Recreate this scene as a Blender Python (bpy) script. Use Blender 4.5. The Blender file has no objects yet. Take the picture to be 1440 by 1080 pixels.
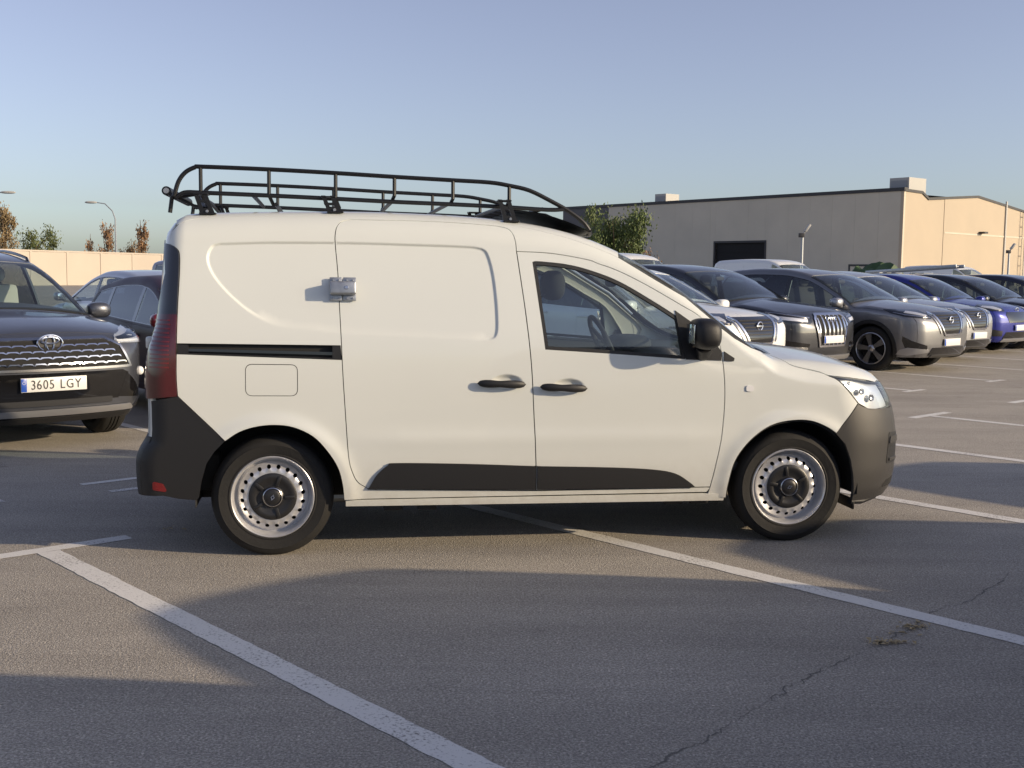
import bpy, bmesh, math, random
import numpy as np
from mathutils import Vector, Matrix
from mathutils.geometry import delaunay_2d_cdt

random.seed(7)
rng = np.random.default_rng(7)
scene = bpy.context.scene
COL = scene.collection
R = math.radians

# ------------------------------------------------------------------ camera
cam_d = bpy.data.cameras.new('camera')
cam_d.sensor_width = 36.0
cam_d.lens = 40.0
cam_d.clip_start = 0.1
cam_d.clip_end = 3000.0
cam = bpy.data.objects.new('camera', cam_d)
COL.objects.link(cam)
cam.matrix_world = Matrix.Translation((0, 0, 1.4706)) @ Matrix.Rotation(math.pi / 2 - 0.097, 4, 'X') @ Matrix.Rotation(0.0119, 4, 'Z')
scene.camera = cam

# ------------------------------------------------------------------ sky, sun, exposure
SUN_EL = R(16.5)
SUN_AZ = R(-16.5)                      # direction towards the sun in the ground plane, from +X
world = bpy.data.worlds.new('World')
scene.world = world
world.use_nodes = True
wn = world.node_tree.nodes
wl = world.node_tree.links
wn.clear()
sky = wn.new('ShaderNodeTexSky')
sky.sky_type = 'NISHITA'
sky.sun_disc = False
sky.sun_elevation = SUN_EL
sky.sun_rotation = math.pi / 2 - SUN_AZ
sky.altitude = 0
sky.air_density = 0.9
sky.dust_density = 1.0
sky.ozone_density = 3.1
bg = wn.new('ShaderNodeBackground')
bg.inputs['Strength'].default_value = 0.092
wo = wn.new('ShaderNodeOutputWorld')
hs = wn.new('ShaderNodeHueSaturation')          # hazy late-afternoon air: paler blue all over
hs.inputs['Saturation'].default_value = 0.66
hs.inputs['Hue'].default_value = 0.522
wl.new(sky.outputs['Color'], hs.inputs['Color'])
wl.new(hs.outputs['Color'], bg.inputs['Color'])
wl.new(bg.outputs['Background'], wo.inputs['Surface'])

sun_d = bpy.data.lights.new('sun', 'SUN')
sun_d.energy = 2.9
sun_d.angle = R(0.6)
sun_d.color = (1.0, 0.80, 0.55)
sun = bpy.data.objects.new('sun', sun_d)
COL.objects.link(sun)
to_sun = Vector((math.cos(SUN_EL) * math.cos(SUN_AZ), math.cos(SUN_EL) * math.sin(SUN_AZ), math.sin(SUN_EL)))
sun.rotation_euler = to_sun.to_track_quat('Z', 'Y').to_euler()
sun.location = to_sun * 50

scene.view_settings.view_transform = 'Standard'
scene.view_settings.look = 'None'
scene.view_settings.gamma = 1.0
scene.view_settings.use_curve_mapping = False
scene.view_settings.exposure = 0.8
scene.render.film_transparent = False

# ------------------------------------------------------------------ materials
MATS = {}


def mat(name, color=(0.5, 0.5, 0.5), rough=0.5, metal=0.0, coat=0.0, spec=0.5, emit=None, bump=None, var=None, coat_rough=0.04):
    """plain Principled material; bump=(scale,strength); var=(scale,amount) mottles the colour"""
    m = bpy.data.materials.new(name)
    m.use_nodes = True
    nt = m.node_tree
    b = nt.nodes['Principled BSDF']
    b.inputs['Base Color'].default_value = (*color, 1)
    b.inputs['Roughness'].default_value = rough
    b.inputs['Metallic'].default_value = metal
    b.inputs['Specular IOR Level'].default_value = spec
    b.inputs['Coat Weight'].default_value = coat
    b.inputs['Coat Roughness'].default_value = coat_rough
    tc = nt.nodes.new('ShaderNodeTexCoord')
    if var:
        n = nt.nodes.new('ShaderNodeTexNoise')
        n.inputs['Scale'].default_value = var[0]
        n.inputs['Detail'].default_value = 6
        nt.links.new(tc.outputs['Object'], n.inputs['Vector'])
        mp = nt.nodes.new('ShaderNodeMapRange')
        mp.inputs['From Min'].default_value = 0.3
        mp.inputs['From Max'].default_value = 0.7
        mp.inputs['To Min'].default_value = 1 - var[1]
        mp.inputs['To Max'].default_value = 1 + var[1]
        nt.links.new(n.outputs['Fac'], mp.inputs['Value'])
        mx = nt.nodes.new('ShaderNodeMix')
        mx.data_type = 'RGBA'
        mx.blend_type = 'MULTIPLY'
        mx.inputs['Factor'].default_value = 1
        mx.inputs['A'].default_value = (*color, 1)
        nt.links.new(mp.outputs['Result'], mx.inputs['B'])
        nt.links.new(mx.outputs['Result'], b.inputs['Base Color'])
        mr = nt.nodes.new('ShaderNodeMapRange')
        mr.inputs['From Min'].default_value = 0.3
        mr.inputs['From Max'].default_value = 0.7
        mr.inputs['To Min'].default_value = max(0.02, rough - 0.06)
        mr.inputs['To Max'].default_value = min(1, rough + 0.08)
        nt.links.new(n.outputs['Fac'], mr.inputs['Value'])
        nt.links.new(mr.outputs['Result'], b.inputs['Roughness'])
    if bump:
        n = nt.nodes.new('ShaderNodeTexNoise')
        n.inputs['Scale'].default_value = bump[0]
        n.inputs['Detail'].default_value = 4
        nt.links.new(tc.outputs['Object'], n.inputs['Vector'])
        bp = nt.nodes.new('ShaderNodeBump')
        bp.inputs['Strength'].default_value = bump[1]
        bp.inputs['Distance'].default_value = 0.01
        nt.links.new(n.outputs['Fac'], bp.inputs['Height'])
        nt.links.new(bp.outputs['Normal'], b.inputs['Normal'])
    if emit:
        b.inputs['Emission Color'].default_value = (*emit[:3], 1)
        b.inputs['Emission Strength'].default_value = emit[3]
    MATS[name] = m
    return m


def glass_mat(name, tint=(0.75, 0.82, 0.82), gloss=0.03, dust=0.0):
    """thin window glass: tinted see-through mixed with a mirror reflection by Fresnel"""
    m = bpy.data.materials.new(name)
    m.use_nodes = True
    nt = m.node_tree
    nt.nodes.clear()
    o = nt.nodes.new('ShaderNodeOutputMaterial')
    t = nt.nodes.new('ShaderNodeBsdfTransparent')
    t.inputs['Color'].default_value = (*tint, 1)
    g = nt.nodes.new('ShaderNodeBsdfGlossy')
    g.inputs['Roughness'].default_value = gloss
    g.inputs['Color'].default_value = (0.95, 0.97, 1, 1)
    lw = nt.nodes.new('ShaderNodeLayerWeight')           # Schlick reflectance, the same from both sides of the pane
    lw.inputs['Blend'].default_value = 0.5
    pw = nt.nodes.new('ShaderNodeMath'); pw.operation = 'POWER'; pw.inputs[1].default_value = 5.0
    fr = nt.nodes.new('ShaderNodeMath'); fr.operation = 'MULTIPLY_ADD'; fr.inputs[1].default_value = 0.92; fr.inputs[2].default_value = 0.08
    nt.links.new(lw.outputs['Facing'], pw.inputs[0])
    nt.links.new(pw.outputs['Value'], fr.inputs[0])
    mx = nt.nodes.new('ShaderNodeMixShader')
    nt.links.new(fr.outputs['Value'], mx.inputs['Fac'])
    nt.links.new(t.outputs['BSDF'], mx.inputs[1])
    nt.links.new(g.outputs['BSDF'], mx.inputs[2])
    if dust > 0:
        dd = nt.nodes.new('ShaderNodeBsdfDiffuse')
        dd.inputs['Color'].default_value = (0.55, 0.58, 0.54, 1)
        dt = nt.nodes.new('ShaderNodeBsdfTranslucent')
        dt.inputs['Color'].default_value = (0.60, 0.66, 0.60, 1)
        d = nt.nodes.new('ShaderNodeMixShader')
        nt.links.new(dd.outputs['BSDF'], d.inputs[1])
        nt.links.new(dt.outputs['BSDF'], d.inputs[2])
        m2 = nt.nodes.new('ShaderNodeMixShader')
        m2.inputs['Fac'].default_value = dust
        nt.links.new(t.outputs['BSDF'], m2.inputs[1])
        nt.links.new(d.outputs['Shader'], m2.inputs[2])
        nt.links.new(m2.outputs['Shader'], mx.inputs[1])
    nt.links.new(mx.outputs['Shader'], o.inputs['Surface'])
    MATS[name] = m
    return m


# ------------------------------------------------------------------ mesh helpers
def link(o, parent=None):
    COL.objects.link(o)
    if parent is not None:
        o.parent = parent
    return o


def empty(name, loc=(0, 0, 0), rz=0.0, parent=None):
    o = bpy.data.objects.new(name, None)
    o.empty_display_size = 0.1
    o.location = loc
    o.rotation_euler = (0, 0, rz)
    return link(o, parent)


def tag(o, label=None, cat=None, group=None, kind=None):
    if label: o['label'] = label
    if cat: o['category'] = cat
    if group: o['group'] = group
    if kind: o['kind'] = kind
    return o


class MB:
    """collects vertices and faces of ONE mesh; optional given normals"""

    def __init__(s):
        s.v = []; s.f = []; s.n = []; s.has_n = False

    def add(s, v, f, n=None):
        k = len(s.v)
        s.v.extend([tuple(map(float, p)) for p in v])
        s.f.extend([tuple(int(i) + k for i in q) for q in f])
        if n is not None:
            s.has_n = True
            s.n.extend([tuple(map(float, p)) for p in n])
        else:
            s.n.extend([(0.0, 0.0, 0.0)] * len(v))
        return s

    def mesh(s, name, smooth=True, angle=35):
        me = bpy.data.meshes.new(name)
        me.from_pydata(s.v, [], s.f)
        me.update()
        if smooth:
            me.polygons.foreach_set('use_smooth', [True] * len(me.polygons))
            if s.has_n:
                me.normals_split_custom_set_from_vertices(s.n)
            else:
                me.set_sharp_from_angle(angle=R(angle))
        return me

    def build(s, name, material, parent=None, smooth=True, angle=35):
        me = s.mesh(name, smooth, angle)
        me.materials.append(material)
        return link(bpy.data.objects.new(name, me), parent)


def box_data(c, d, bev=0.0, rot=None, seg=2):
    bm = bmesh.new()
    bmesh.ops.create_cube(bm, size=1.0)
    for v in bm.verts:
        v.co = Vector((v.co.x * d[0], v.co.y * d[1], v.co.z * d[2]))
    if bev > 0:
        bmesh.ops.bevel(bm, geom=list(bm.edges), offset=min(bev, 0.49 * min(d)), segments=seg, profile=0.5, affect='EDGES')
    M = Matrix.Translation(c)
    if rot is not None:
        M = M @ rot.to_4x4()
    bm.transform(M)
    v = [tuple(p.co) for p in bm.verts]
    bm.verts.index_update()
    f = [tuple(p.index for p in q.verts) for q in bm.faces]
    bm.free()
    return v, f


def tube_data(pts, r, n=8, closed=False, cap=True):
    pts = [Vector(p) for p in pts]
    m = len(pts)
    rr = r if isinstance(r, (list, tuple)) else [r] * m
    v = []; f = []
    prev = None
    for i, p in enumerate(pts):
        a = pts[(i - 1) % m] if (closed or i > 0) else p
        b = pts[(i + 1) % m] if (closed or i < m - 1) else p
        t = (b - a).normalized()
        if prev is None:
            u = t.orthogonal().normalized()
        else:
            u = (prev - t * prev.dot(t))
            u = u.normalized() if u.length > 1e-6 else t.orthogonal().normalized()
        prev = u
        w = t.cross(u)
        for k in range(n):
            an = 2 * math.pi * k / n
            v.append(tuple(p + (u * math.cos(an) + w * math.sin(an)) * rr[i]))
    for i in range(m if closed else m - 1):
        j = (i + 1) % m
        for k in range(n):
            l = (k + 1) % n
            f.append((i * n + k, i * n + l, j * n + l, j * n + k))
    if cap and not closed:
        f.append(tuple(range(n - 1, -1, -1)))
        f.append(tuple((m - 1) * n + k for k in range(n)))
    return v, f


def lathe_data(prof, n=48, axis='y', c=(0, 0, 0)):
    """prof: (radius, depth) pairs; turned about the axis"""
    v = []; f = []
    for (r, d) in prof:
        for k in range(n):
            a = 2 * math.pi * k / n
            if axis == 'y':
                v.append((c[0] + r * math.cos(a), c[1] + d, c[2] + r * math.sin(a)))
            elif axis == 'z':
                v.append((c[0] + r * math.cos(a), c[1] + r * math.sin(a), c[2] + d))
            else:
                v.append((c[0] + d, c[1] + r * math.cos(a), c[2] + r * math.sin(a)))
    for i in range(len(prof) - 1):
        for k in range(n):
            l = (k + 1) % n
            f.append((i * n + k, i * n + l, (i + 1) * n + l, (i + 1) * n + k))
    return v, f


def prism_data(poly, a, b, axis='y'):
    """2D polygon extruded from a to b along axis; poly is (x,z) for y, (y,z) for x, (x,y) for z"""
    def P(p, t):
        return (p[0], t, p[1]) if axis == 'y' else (t, p[0], p[1]) if axis == 'x' else (p[0], p[1], t)
    n = len(poly)
    v = [P(p, a) for p in poly] + [P(p, b) for p in poly]
    f = [tuple(range(n)), tuple(range(2 * n - 1, n - 1, -1))]
    for i in range(n):
        j = (i + 1) % n
        f.append((i, i + n, j + n, j))
    bm = bmesh.new()
    bv = [bm.verts.new(p) for p in v]
    for q in f:
        bm.faces.new([bv[i] for i in q])
    bmesh.ops.recalc_face_normals(bm, faces=bm.faces)
    bm.verts.index_update()
    vv = [tuple(p.co) for p in bm.verts]
    ff = [tuple(p.index for p in q.verts) for q in bm.faces]
    bm.free()
    return vv, ff


def blob_data(c, r, e=2.5, nu=20, nv=12):
    """superellipsoid"""
    v = []; f = []
    def sp(t, p):
        return math.copysign(abs(t) ** p, t)
    q = 2.0 / e
    for i in range(nv + 1):
        th = -math.pi / 2 + math.pi * i / nv
        for k in range(nu):
            ph = 2 * math.pi * k / nu
            v.append((c[0] + r[0] * sp(math.cos(th), q) * sp(math.cos(ph), q), c[1] + r[1] * sp(math.cos(th), q) * sp(math.sin(ph), q), c[2] + r[2] * sp(math.sin(th), q)))
    for i in range(nv):
        for k in range(nu):
            l = (k + 1) % nu
            f.append((i * nu + k, i * nu + l, (i + 1) * nu + l, (i + 1) * nu + k))
    return v, f


def mk(name, m, parent, *datas, smooth=True, angle=35):
    b = MB()
    for d in datas:
        b.add(*d)
    return b.build(name, m, parent, smooth, angle)


def copy_tree(o, parent=None):
    c = o.copy()
    COL.objects.link(c)
    c.parent = parent
    for ch in list(o.children):
        copy_tree(ch, c)
    return c


def text_data(txt, size, spacing=1.0):
    cu = bpy.data.curves.new('tmp_text', 'FONT')
    cu.body = txt
    cu.size = size
    cu.align_x = 'CENTER'
    cu.align_y = 'CENTER'
    cu.space_character = spacing
    cu.extrude = 0.001
    cu.resolution_u = 3
    o = bpy.data.objects.new('tmp_text', cu)
    COL.objects.link(o)
    dg = bpy.context.evaluated_depsgraph_get()
    me = bpy.data.meshes.new_from_object(o.evaluated_get(dg))
    v = [tuple(p.co) for p in me.vertices]
    f = [tuple(p.vertices) for p in me.polygons]
    bpy.data.objects.remove(o)
    bpy.data.curves.remove(cu)
    bpy.data.meshes.remove(me)
    return v, f


# ------------------------------------------------------------------ 2D outline helpers
def spl(pts, n=6):
    """Catmull-Rom through open control points"""
    P = [np.array(p, float) for p in pts]
    out = []
    for i in range(len(P) - 1):
        p0 = P[i - 1] if i > 0 else 2 * P[0] - P[1]
        p3 = P[i + 2] if i + 2 < len(P) else 2 * P[-1] - P[-2]
        p1, p2 = P[i], P[i + 1]
        for k in range(n):
            t = k / n
            out.append(tuple(0.5 * ((2 * p1) + (-p0 + p2) * t + (2 * p0 - 5 * p1 + 4 * p2 - p3) * t * t + (-p0 + 3 * p1 - 3 * p2 + p3) * t ** 3)))
    out.append(tuple(P[-1]))
    return out


def rpoly(pts, n=6):
    """closed polygon with corner radii: (a, b, r)"""
    out = []
    m = len(pts)
    for i in range(m):
        p = np.array(pts[i][:2], float)
        r = pts[i][2] if len(pts[i]) > 2 else 0
        if r <= 0:
            out.append(tuple(p)); continue
        a = np.array(pts[i - 1][:2], float) - p
        b = np.array(pts[(i + 1) % m][:2], float) - p
        la, lb = np.linalg.norm(a), np.linalg.norm(b)
        a /= la; b /= lb
        ang = math.acos(max(-1, min(1, float(a @ b))))
        d = min(r / math.tan(ang / 2), la * 0.49, lb * 0.49)
        s, e = p + a * d, p + b * d
        for k in range(n + 1):
            t = k / n
            out.append(tuple((1 - t) ** 2 * s + 2 * t * (1 - t) * p + t * t * e))
    return out


def area2(p):
    p = np.asarray(p, float)
    q = np.roll(p, -1, 0)
    return 0.5 * float((p[:, 0] * q[:, 1] - q[:, 0] * p[:, 1]).sum())


def clean(p, eps=1e-4):
    o = []
    for q in p:
        if not o or (q[0] - o[-1][0]) ** 2 + (q[1] - o[-1][1]) ** 2 > eps * eps:
            o.append((float(q[0]), float(q[1])))
    if len(o) > 2 and (o[0][0] - o[-1][0]) ** 2 + (o[0][1] - o[-1][1]) ** 2 < eps * eps:
        o.pop()
    return o


def resample(p, sp):
    out = []
    for i in range(len(p)):
        a = p[i]; b = p[(i + 1) % len(p)]
        L = math.hypot(b[0] - a[0], b[1] - a[1])
        k = max(1, int(math.ceil(L / sp)))
        for j in range(k):
            t = j / k
            out.append((a[0] + (b[0] - a[0]) * t, a[1] + (b[1] - a[1]) * t))
    return out


def inset(p, d):
    """moves a CCW outline inwards by d"""
    if abs(d) < 1e-9: return list(p)
    P = np.asarray(p, float)
    e = np.roll(P, -1, 0) - P
    L = np.maximum(np.linalg.norm(e, axis=1), 1e-9)
    e = e / L[:, None]
    nrm = np.stack([-e[:, 1], e[:, 0]], 1)
    m = nrm + np.roll(nrm, 1, 0)
    m /= np.maximum((m * m).sum(1) / 2, 0.35)[:, None]
    return [tuple(q) for q in P + m * d]


def pip(P, poly):
    P = np.asarray(P, float)
    poly = np.asarray(poly, float)
    ins = np.zeros(len(P), bool)
    j = len(poly) - 1
    for i in range(len(poly)):
        xi, yi = poly[i]; xj, yj = poly[j]
        if yi != yj:
            c = ((yi > P[:, 1]) != (yj > P[:, 1])) & (P[:, 0] < (xj - xi) * (P[:, 1] - yi) / (yj - yi) + xi)
            ins ^= c
        j = i
    return ins


def pdist(P, poly):
    P = np.asarray(P, float)
    A = np.asarray(poly, float)
    B = np.roll(A, -1, 0)
    best = np.full(len(P), 1e9)
    for a, b in zip(A, B):
        d = b - a
        t = np.clip(((P - a) @ d) / max(float(d @ d), 1e-12), 0, 1)
        q = a + t[:, None] * d
        best = np.minimum(best, ((P - q) ** 2).sum(1))
    return np.sqrt(best)


# ------------------------------------------------------------------ car body surfaces
def pchip(pts):
    X = np.array([p[0] for p in pts], float)
    Y = np.array([p[1] for p in pts], float)
    h = np.diff(X); d = np.diff(Y) / h; m = np.zeros(len(X))
    for i in range(1, len(X) - 1):
        if d[i - 1] * d[i] > 0:
            w1 = 2 * h[i] + h[i - 1]; w2 = h[i] + 2 * h[i - 1]
            m[i] = (w1 + w2) / (w1 / d[i - 1] + w2 / d[i])
    m[0] = d[0]; m[-1] = d[-1]

    def f(x):
        x = np.asarray(x, float)
        i = np.clip(np.searchsorted(X, x) - 1, 0, len(h) - 1)
        tt = np.clip((x - X[i]) / h[i], 0, 1)
        r = (2 * tt ** 3 - 3 * tt ** 2 + 1) * Y[i] + (tt ** 3 - 2 * tt ** 2 + tt) * h[i] * m[i] + (-2 * tt ** 3 + 3 * tt ** 2) * Y[i + 1] + (tt ** 3 - tt ** 2) * h[i] * m[i + 1]
        r = np.where(x < X[0], Y[0] + (x - X[0]) * m[0], r)
        return np.where(x > X[-1], Y[-1] + (x - X[-1]) * m[-1], r)
    return f


def rmax(a, b, r):
    return np.where((a > -r) & (b > -r), np.sqrt(np.maximum(a + r, 0) ** 2 + np.maximum(b + r, 0) ** 2) - r, np.maximum(a, b))


class Shape:
    """body surface as an implicit solid: rounded intersection of sides, top, front and rear"""

    def __init__(s, sec, front, rear, top, crown, rt, rf=.3, rr=.12, kf=.12, kr=.04, pf=2.2, W=.887):
        s.sec = pchip(sec); s.front = pchip(front); s.rear = pchip(rear)
        s.top = pchip(top); s.crown = pchip(crown); s.rt = pchip(rt)
        s.rf, s.rr, s.kf, s.kr, s.pf, s.W = rf, rr, kf, kr, pf, W

    def F(s, x, y, z):
        ay = np.abs(y); q = np.minimum(ay / s.W, 1.3)
        A = ay - s.sec(z)
        C = x - (s.front(z) - s.kf * q ** s.pf)
        D = (s.rear(z) + s.kr * q ** 2.5) - x
        e = .01; sl = (s.top(x + e) - s.top(x - e)) / (2 * e)
        B = (z - (s.top(x) - s.crown(x) * q ** 2)) / np.sqrt(1 + sl * sl)
        P = rmax(A, C, s.rf); P = rmax(P, D, s.rr)
        return rmax(P, B, s.rt(x))

    def solve(s, O, D, t0, t1, n=15):
        """crossing of F=0 along O+tD between t0 (outside) and t1 (inside)"""
        f = lambda t: s.F(O[:, 0] + D[:, 0] * t, O[:, 1] + D[:, 1] * t, O[:, 2] + D[:, 2] * t)
        a = np.full(len(O), t0, float); b = np.full(len(O), t1, float)
        for _ in range(4):
            m = (a + b) / 2
            out = f(m) > 0
            a = np.where(out, m, a); b = np.where(out, b, m)
        fa = f(a); fb = f(b)
        m = (a + b) / 2
        for _ in range(n):
            den = fb - fa
            m = np.where(np.abs(den) > 1e-12, (a * fb - b * fa) / np.where(np.abs(den) > 1e-12, den, 1), (a + b) / 2)
            fm = f(m)
            out = fm > 0
            fb2 = np.where(out, fb * .5, fm); fa2 = np.where(out, fm, fa * .5)
            a = np.where(out, m, a); b = np.where(out, b, m)
            fa, fb = fa2, fb2
            if np.max(np.abs(fm)) < 1e-6: break
        return O + D * m[:, None]

    def side_y(s, pts):
        """(x,z) -> point on the right-hand side (y < 0)"""
        pts = np.asarray(pts, float)
        x = pts[:, 0]; z = pts[:, 1]
        sec = s.sec(z); fr = s.front(z); re = s.rear(z); e = .01
        sl = np.sqrt(1 + ((s.top(x + e) - s.top(x - e)) / (2 * e)) ** 2); tp = s.top(x); cr = s.crown(x); rt = s.rt(x)
        a = np.full(len(x), 1.6); b = np.zeros(len(x))
        for _ in range(24):
            y = (a + b) / 2
            q = np.minimum(y / s.W, 1.3)
            P = rmax(y - sec, x - (fr - s.kf * q ** s.pf), s.rf)
            P = rmax(P, re + s.kr * q ** 2.5 - x, s.rr)
            out = rmax(P, (z - (tp - cr * q * q)) / sl, rt) > 0
            a = np.where(out, y, a); b = np.where(out, b, y)
        return np.stack([x, -(a + b) / 2, z], 1)

    def normal(s, P, e=2e-3):
        g = np.stack([s.F(P[:, 0] + e * (k == 0), P[:, 1] + e * (k == 1), P[:, 2] + e * (k == 2)) - s.F(P[:, 0] - e * (k == 0), P[:, 1] - e * (k == 1), P[:, 2] - e * (k == 2)) for k in range(3)], -1)
        return g / np.maximum(np.linalg.norm(g, axis=1), 1e-9)[:, None]

    def frame(s, ax):
        if ax == 'z': return np.array([1., 0, 0]), np.array([0, 1., 0]), np.array([0, 0, 1.])
        p = R(ax)
        return np.array([-math.sin(p), math.cos(p), 0]), np.array([0, 0, 1.]), np.array([math.cos(p), math.sin(p), 0])

    def put(s, pts, ax, tin=None):
        """2D points of a projection plane -> points on the body"""
        pts = np.asarray(pts, float)
        if ax == -90: return s.side_y(pts)
        a, b, o = s.frame(ax)
        if tin is None:
            tin = 0.25 if ax == 'z' else 0.0 if abs(ax + 90) < 1 else 1.2 if abs(ax) < 1 else -0.6 if abs(abs(ax) - 180) < 1 else 1.5 if abs(ax) < 90 else 0.0
        org = pts[:, :1] * a + pts[:, 1:2] * b + o * 6.0
        return s.solve(org, np.tile(-o, (len(pts), 1)), 0.0, 6.0 - tin)

    def edge(s, x, ratio=1.0, z0=0.7):
        """point on the section at x where the side turns into the top"""
        x = np.atleast_1d(np.asarray(x, float)); m = len(x); n = 160
        zt = s.top(x) - .001
        t = np.linspace(0, 1, n)
        z0 = np.minimum(z0, zt - .3)
        Z = z0[:, None] + (zt - z0)[:, None] * t
        P = s.side_y(np.stack([np.repeat(x, n), Z.ravel()], 1))
        N = s.normal(P)
        k = np.argmax(((N[:, 2] > ratio * np.abs(N[:, 1])) | (P[:, 1] > -0.05)).reshape(m, n), 1)
        return P.reshape(m, n, 3)[np.arange(m), k]

    def fedge(s, z, x0, x1, ratio=1.0, sign=1):
        """point at height z where the side turns into the front (sign 1) or rear (-1)"""
        z = np.atleast_1d(np.asarray(z, float)); m = len(z); n = 200
        x = np.linspace(x0, x1, n)
        P = s.side_y(np.stack([np.tile(x, m), np.repeat(z, n)], 1))
        N = s.normal(P)
        k = np.argmax(((sign * N[:, 0] > ratio * np.abs(N[:, 1])) | (P[:, 1] > -0.02)).reshape(m, n), 1)
        k = np.where(k == 0, n - 1, k)
        return P.reshape(m, n, 3)[np.arange(m), k]


def panel(S, outline, ax=-90, sp=0.03, gap=0.0, off=0.0, rim=0.015, holes=(), disp=None, tin=None, extra=None):
    """sheet cut to an outline and laid on the body, edges turned in; returns (v, f, n)"""
    poly = clean(outline)
    if area2(poly) < 0: poly.reverse()
    poly = resample(inset(resample(poly, sp * 1.5), gap), sp * 1.5)
    hs = []
    for h in holes:
        h = clean(h)
        if area2(h) < 0: h.reverse()
        hs.append(resample(inset(resample(h, sp * 1.5), -gap), sp * 1.5))
    P = np.array(poly)
    x0, y0 = P.min(0); x1, y1 = P.max(0)
    gx, gy = np.meshgrid(np.arange(x0 + sp * .37, x1, sp), np.arange(y0 + sp * .41, y1, sp))
    G = np.stack([gx.ravel(), gy.ravel()], 1)
    if extra is not None:
        ex = np.asarray(extra)
        G = np.concatenate([G[pdist(G, extra_poly_of(extra)) > .028], ex]) if len(G) else ex
    if len(G):
        k = pip(G, poly)
        for h in hs: k &= ~pip(G, h)
        G = G[k]
    if len(G):
        k = pdist(G, poly) > sp * .45
        for h in hs: k &= pdist(G, h) > sp * .45
        G = G[k]
    V = [Vector(p) for p in poly]; E = [(i, (i + 1) % len(poly)) for i in range(len(poly))]
    for h in hs:
        n0 = len(V)
        V += [Vector(p) for p in h]
        E += [(n0 + i, n0 + (i + 1) % len(h)) for i in range(len(h))]
    V += [Vector(p) for p in G]
    ov, oe, of, _, _, _ = delaunay_2d_cdt(V, E, [], 0, 1e-7)
    Q = np.array([(p.x, p.y) for p in ov])
    T = np.array([f for f in of if len(f) == 3])
    cen = Q[T].mean(1)
    k = pip(cen, poly)
    for h in hs: k &= ~pip(cen, h)
    T = T[k]

    def place(q):
        p3 = S.put(q, ax, tin)
        n3 = S.normal(p3)
        if disp is not None:
            e = 0.003
            d0 = disp(p3[:, 0], p3[:, 2])
            dx = (disp(p3[:, 0] + e, p3[:, 2]) - disp(p3[:, 0] - e, p3[:, 2])) / (2 * e)
            dz = (disp(p3[:, 0], p3[:, 2] + e) - disp(p3[:, 0], p3[:, 2] - e)) / (2 * e)
            p3 = p3 + n3 * d0[:, None]
            n3 = n3 - np.stack([dx, 0 * dx, dz], 1)
            n3 /= np.linalg.norm(n3, axis=1)[:, None]
        return p3 + n3 * off, n3
    v, n = place(Q)
    v = list(v); n = list(n)
    f = [tuple(t) for t in T]
    if rim > 0:
        for li, loop in enumerate([poly] + hs):
            p3, n3 = place(np.array(loop))
            m = len(loop)
            t = np.roll(p3, -1, 0) - np.roll(p3, 1, 0)
            o = np.cross(t, n3)
            o /= np.maximum(np.linalg.norm(o, axis=1), 1e-9)[:, None]
            if li > 0: o = -o
            k0 = len(v)
            rn = o * .9 + n3 * .25
            rn /= np.linalg.norm(rn, axis=1)[:, None]
            v += list(p3) + list(p3 - n3 * rim)
            n += list(rn) + list(rn)
            for i in range(m):
                j = (i + 1) % m
                q = (k0 + i, k0 + i + m, k0 + j + m, k0 + j)
                f.append(q if li == 0 else q[::-1])
    return v, f, n


def extra_poly_of(e):
    return np.asarray(e)[::4]


def mir(d):
    v, f, n = d
    return [(p[0], -p[1], p[2]) for p in v], [tuple(reversed(q)) for q in f], [(p[0], -p[1], p[2]) for p in n]


def seal_band(S, outline, ax=-90, w=0.012, depth=0.012, sp=0.03):
    """dark rubber band just below a panel's edge"""
    poly = clean(outline)
    if area2(poly) < 0: poly.reverse()
    poly = resample(poly, sp)
    a = S.put(inset(poly, w), ax); b = S.put(inset(poly, -w), ax)
    a = a - S.normal(a) * depth; b = b - S.normal(b) * depth
    m = len(poly)
    return list(a) + list(b), [(i, i + m, (i + 1) % m + m, (i + 1) % m) for i in range(m)]


def two_d(S, P3, ax):
    a, b, o = S.frame(ax)
    P3 = np.asarray(P3)
    return [(float(p @ a), float(p @ b)) for p in P3]


# ------------------------------------------------------------------ wheels
def tyre_data(Ro, Ri, w):
    h = w / 2
    prof = [(Ri, -h * .80), (Ri + .010, -h * .90), (Ri + .014, -h * .955), (Ri + .019, -h * .955), (Ri + .022, -h * .93), (Ri + (Ro - Ri) * .40, -h * .985), (Ri + (Ro - Ri) * .55, -h * 1.0), (Ri + (Ro - Ri) * .62, -h * 1.02), (Ri + (Ro - Ri) * .65, -h * .985), (Ri + (Ro - Ri) * .75, -h * .96), (Ro - .012, -h * .82), (Ro - .003, -h * .66), (Ro, -h * .45)]
    for g in (-.28, .0, .28):
        prof += [(Ro, h * (g - .05)), (Ro - .007, h * (g - .045)), (Ro - .007, h * (g + .045)), (Ro, h * (g + .05))]
    prof += [(Ro, h * .45), (Ro - .003, h * .66), (Ro - .012, h * .82), (Ri + (Ro - Ri) * .75, h * .96), (Ri + (Ro - Ri) * .45, h), (Ri + .012, h * .92), (Ri, h * .80)]
    return lathe_data(prof, 64)


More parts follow.
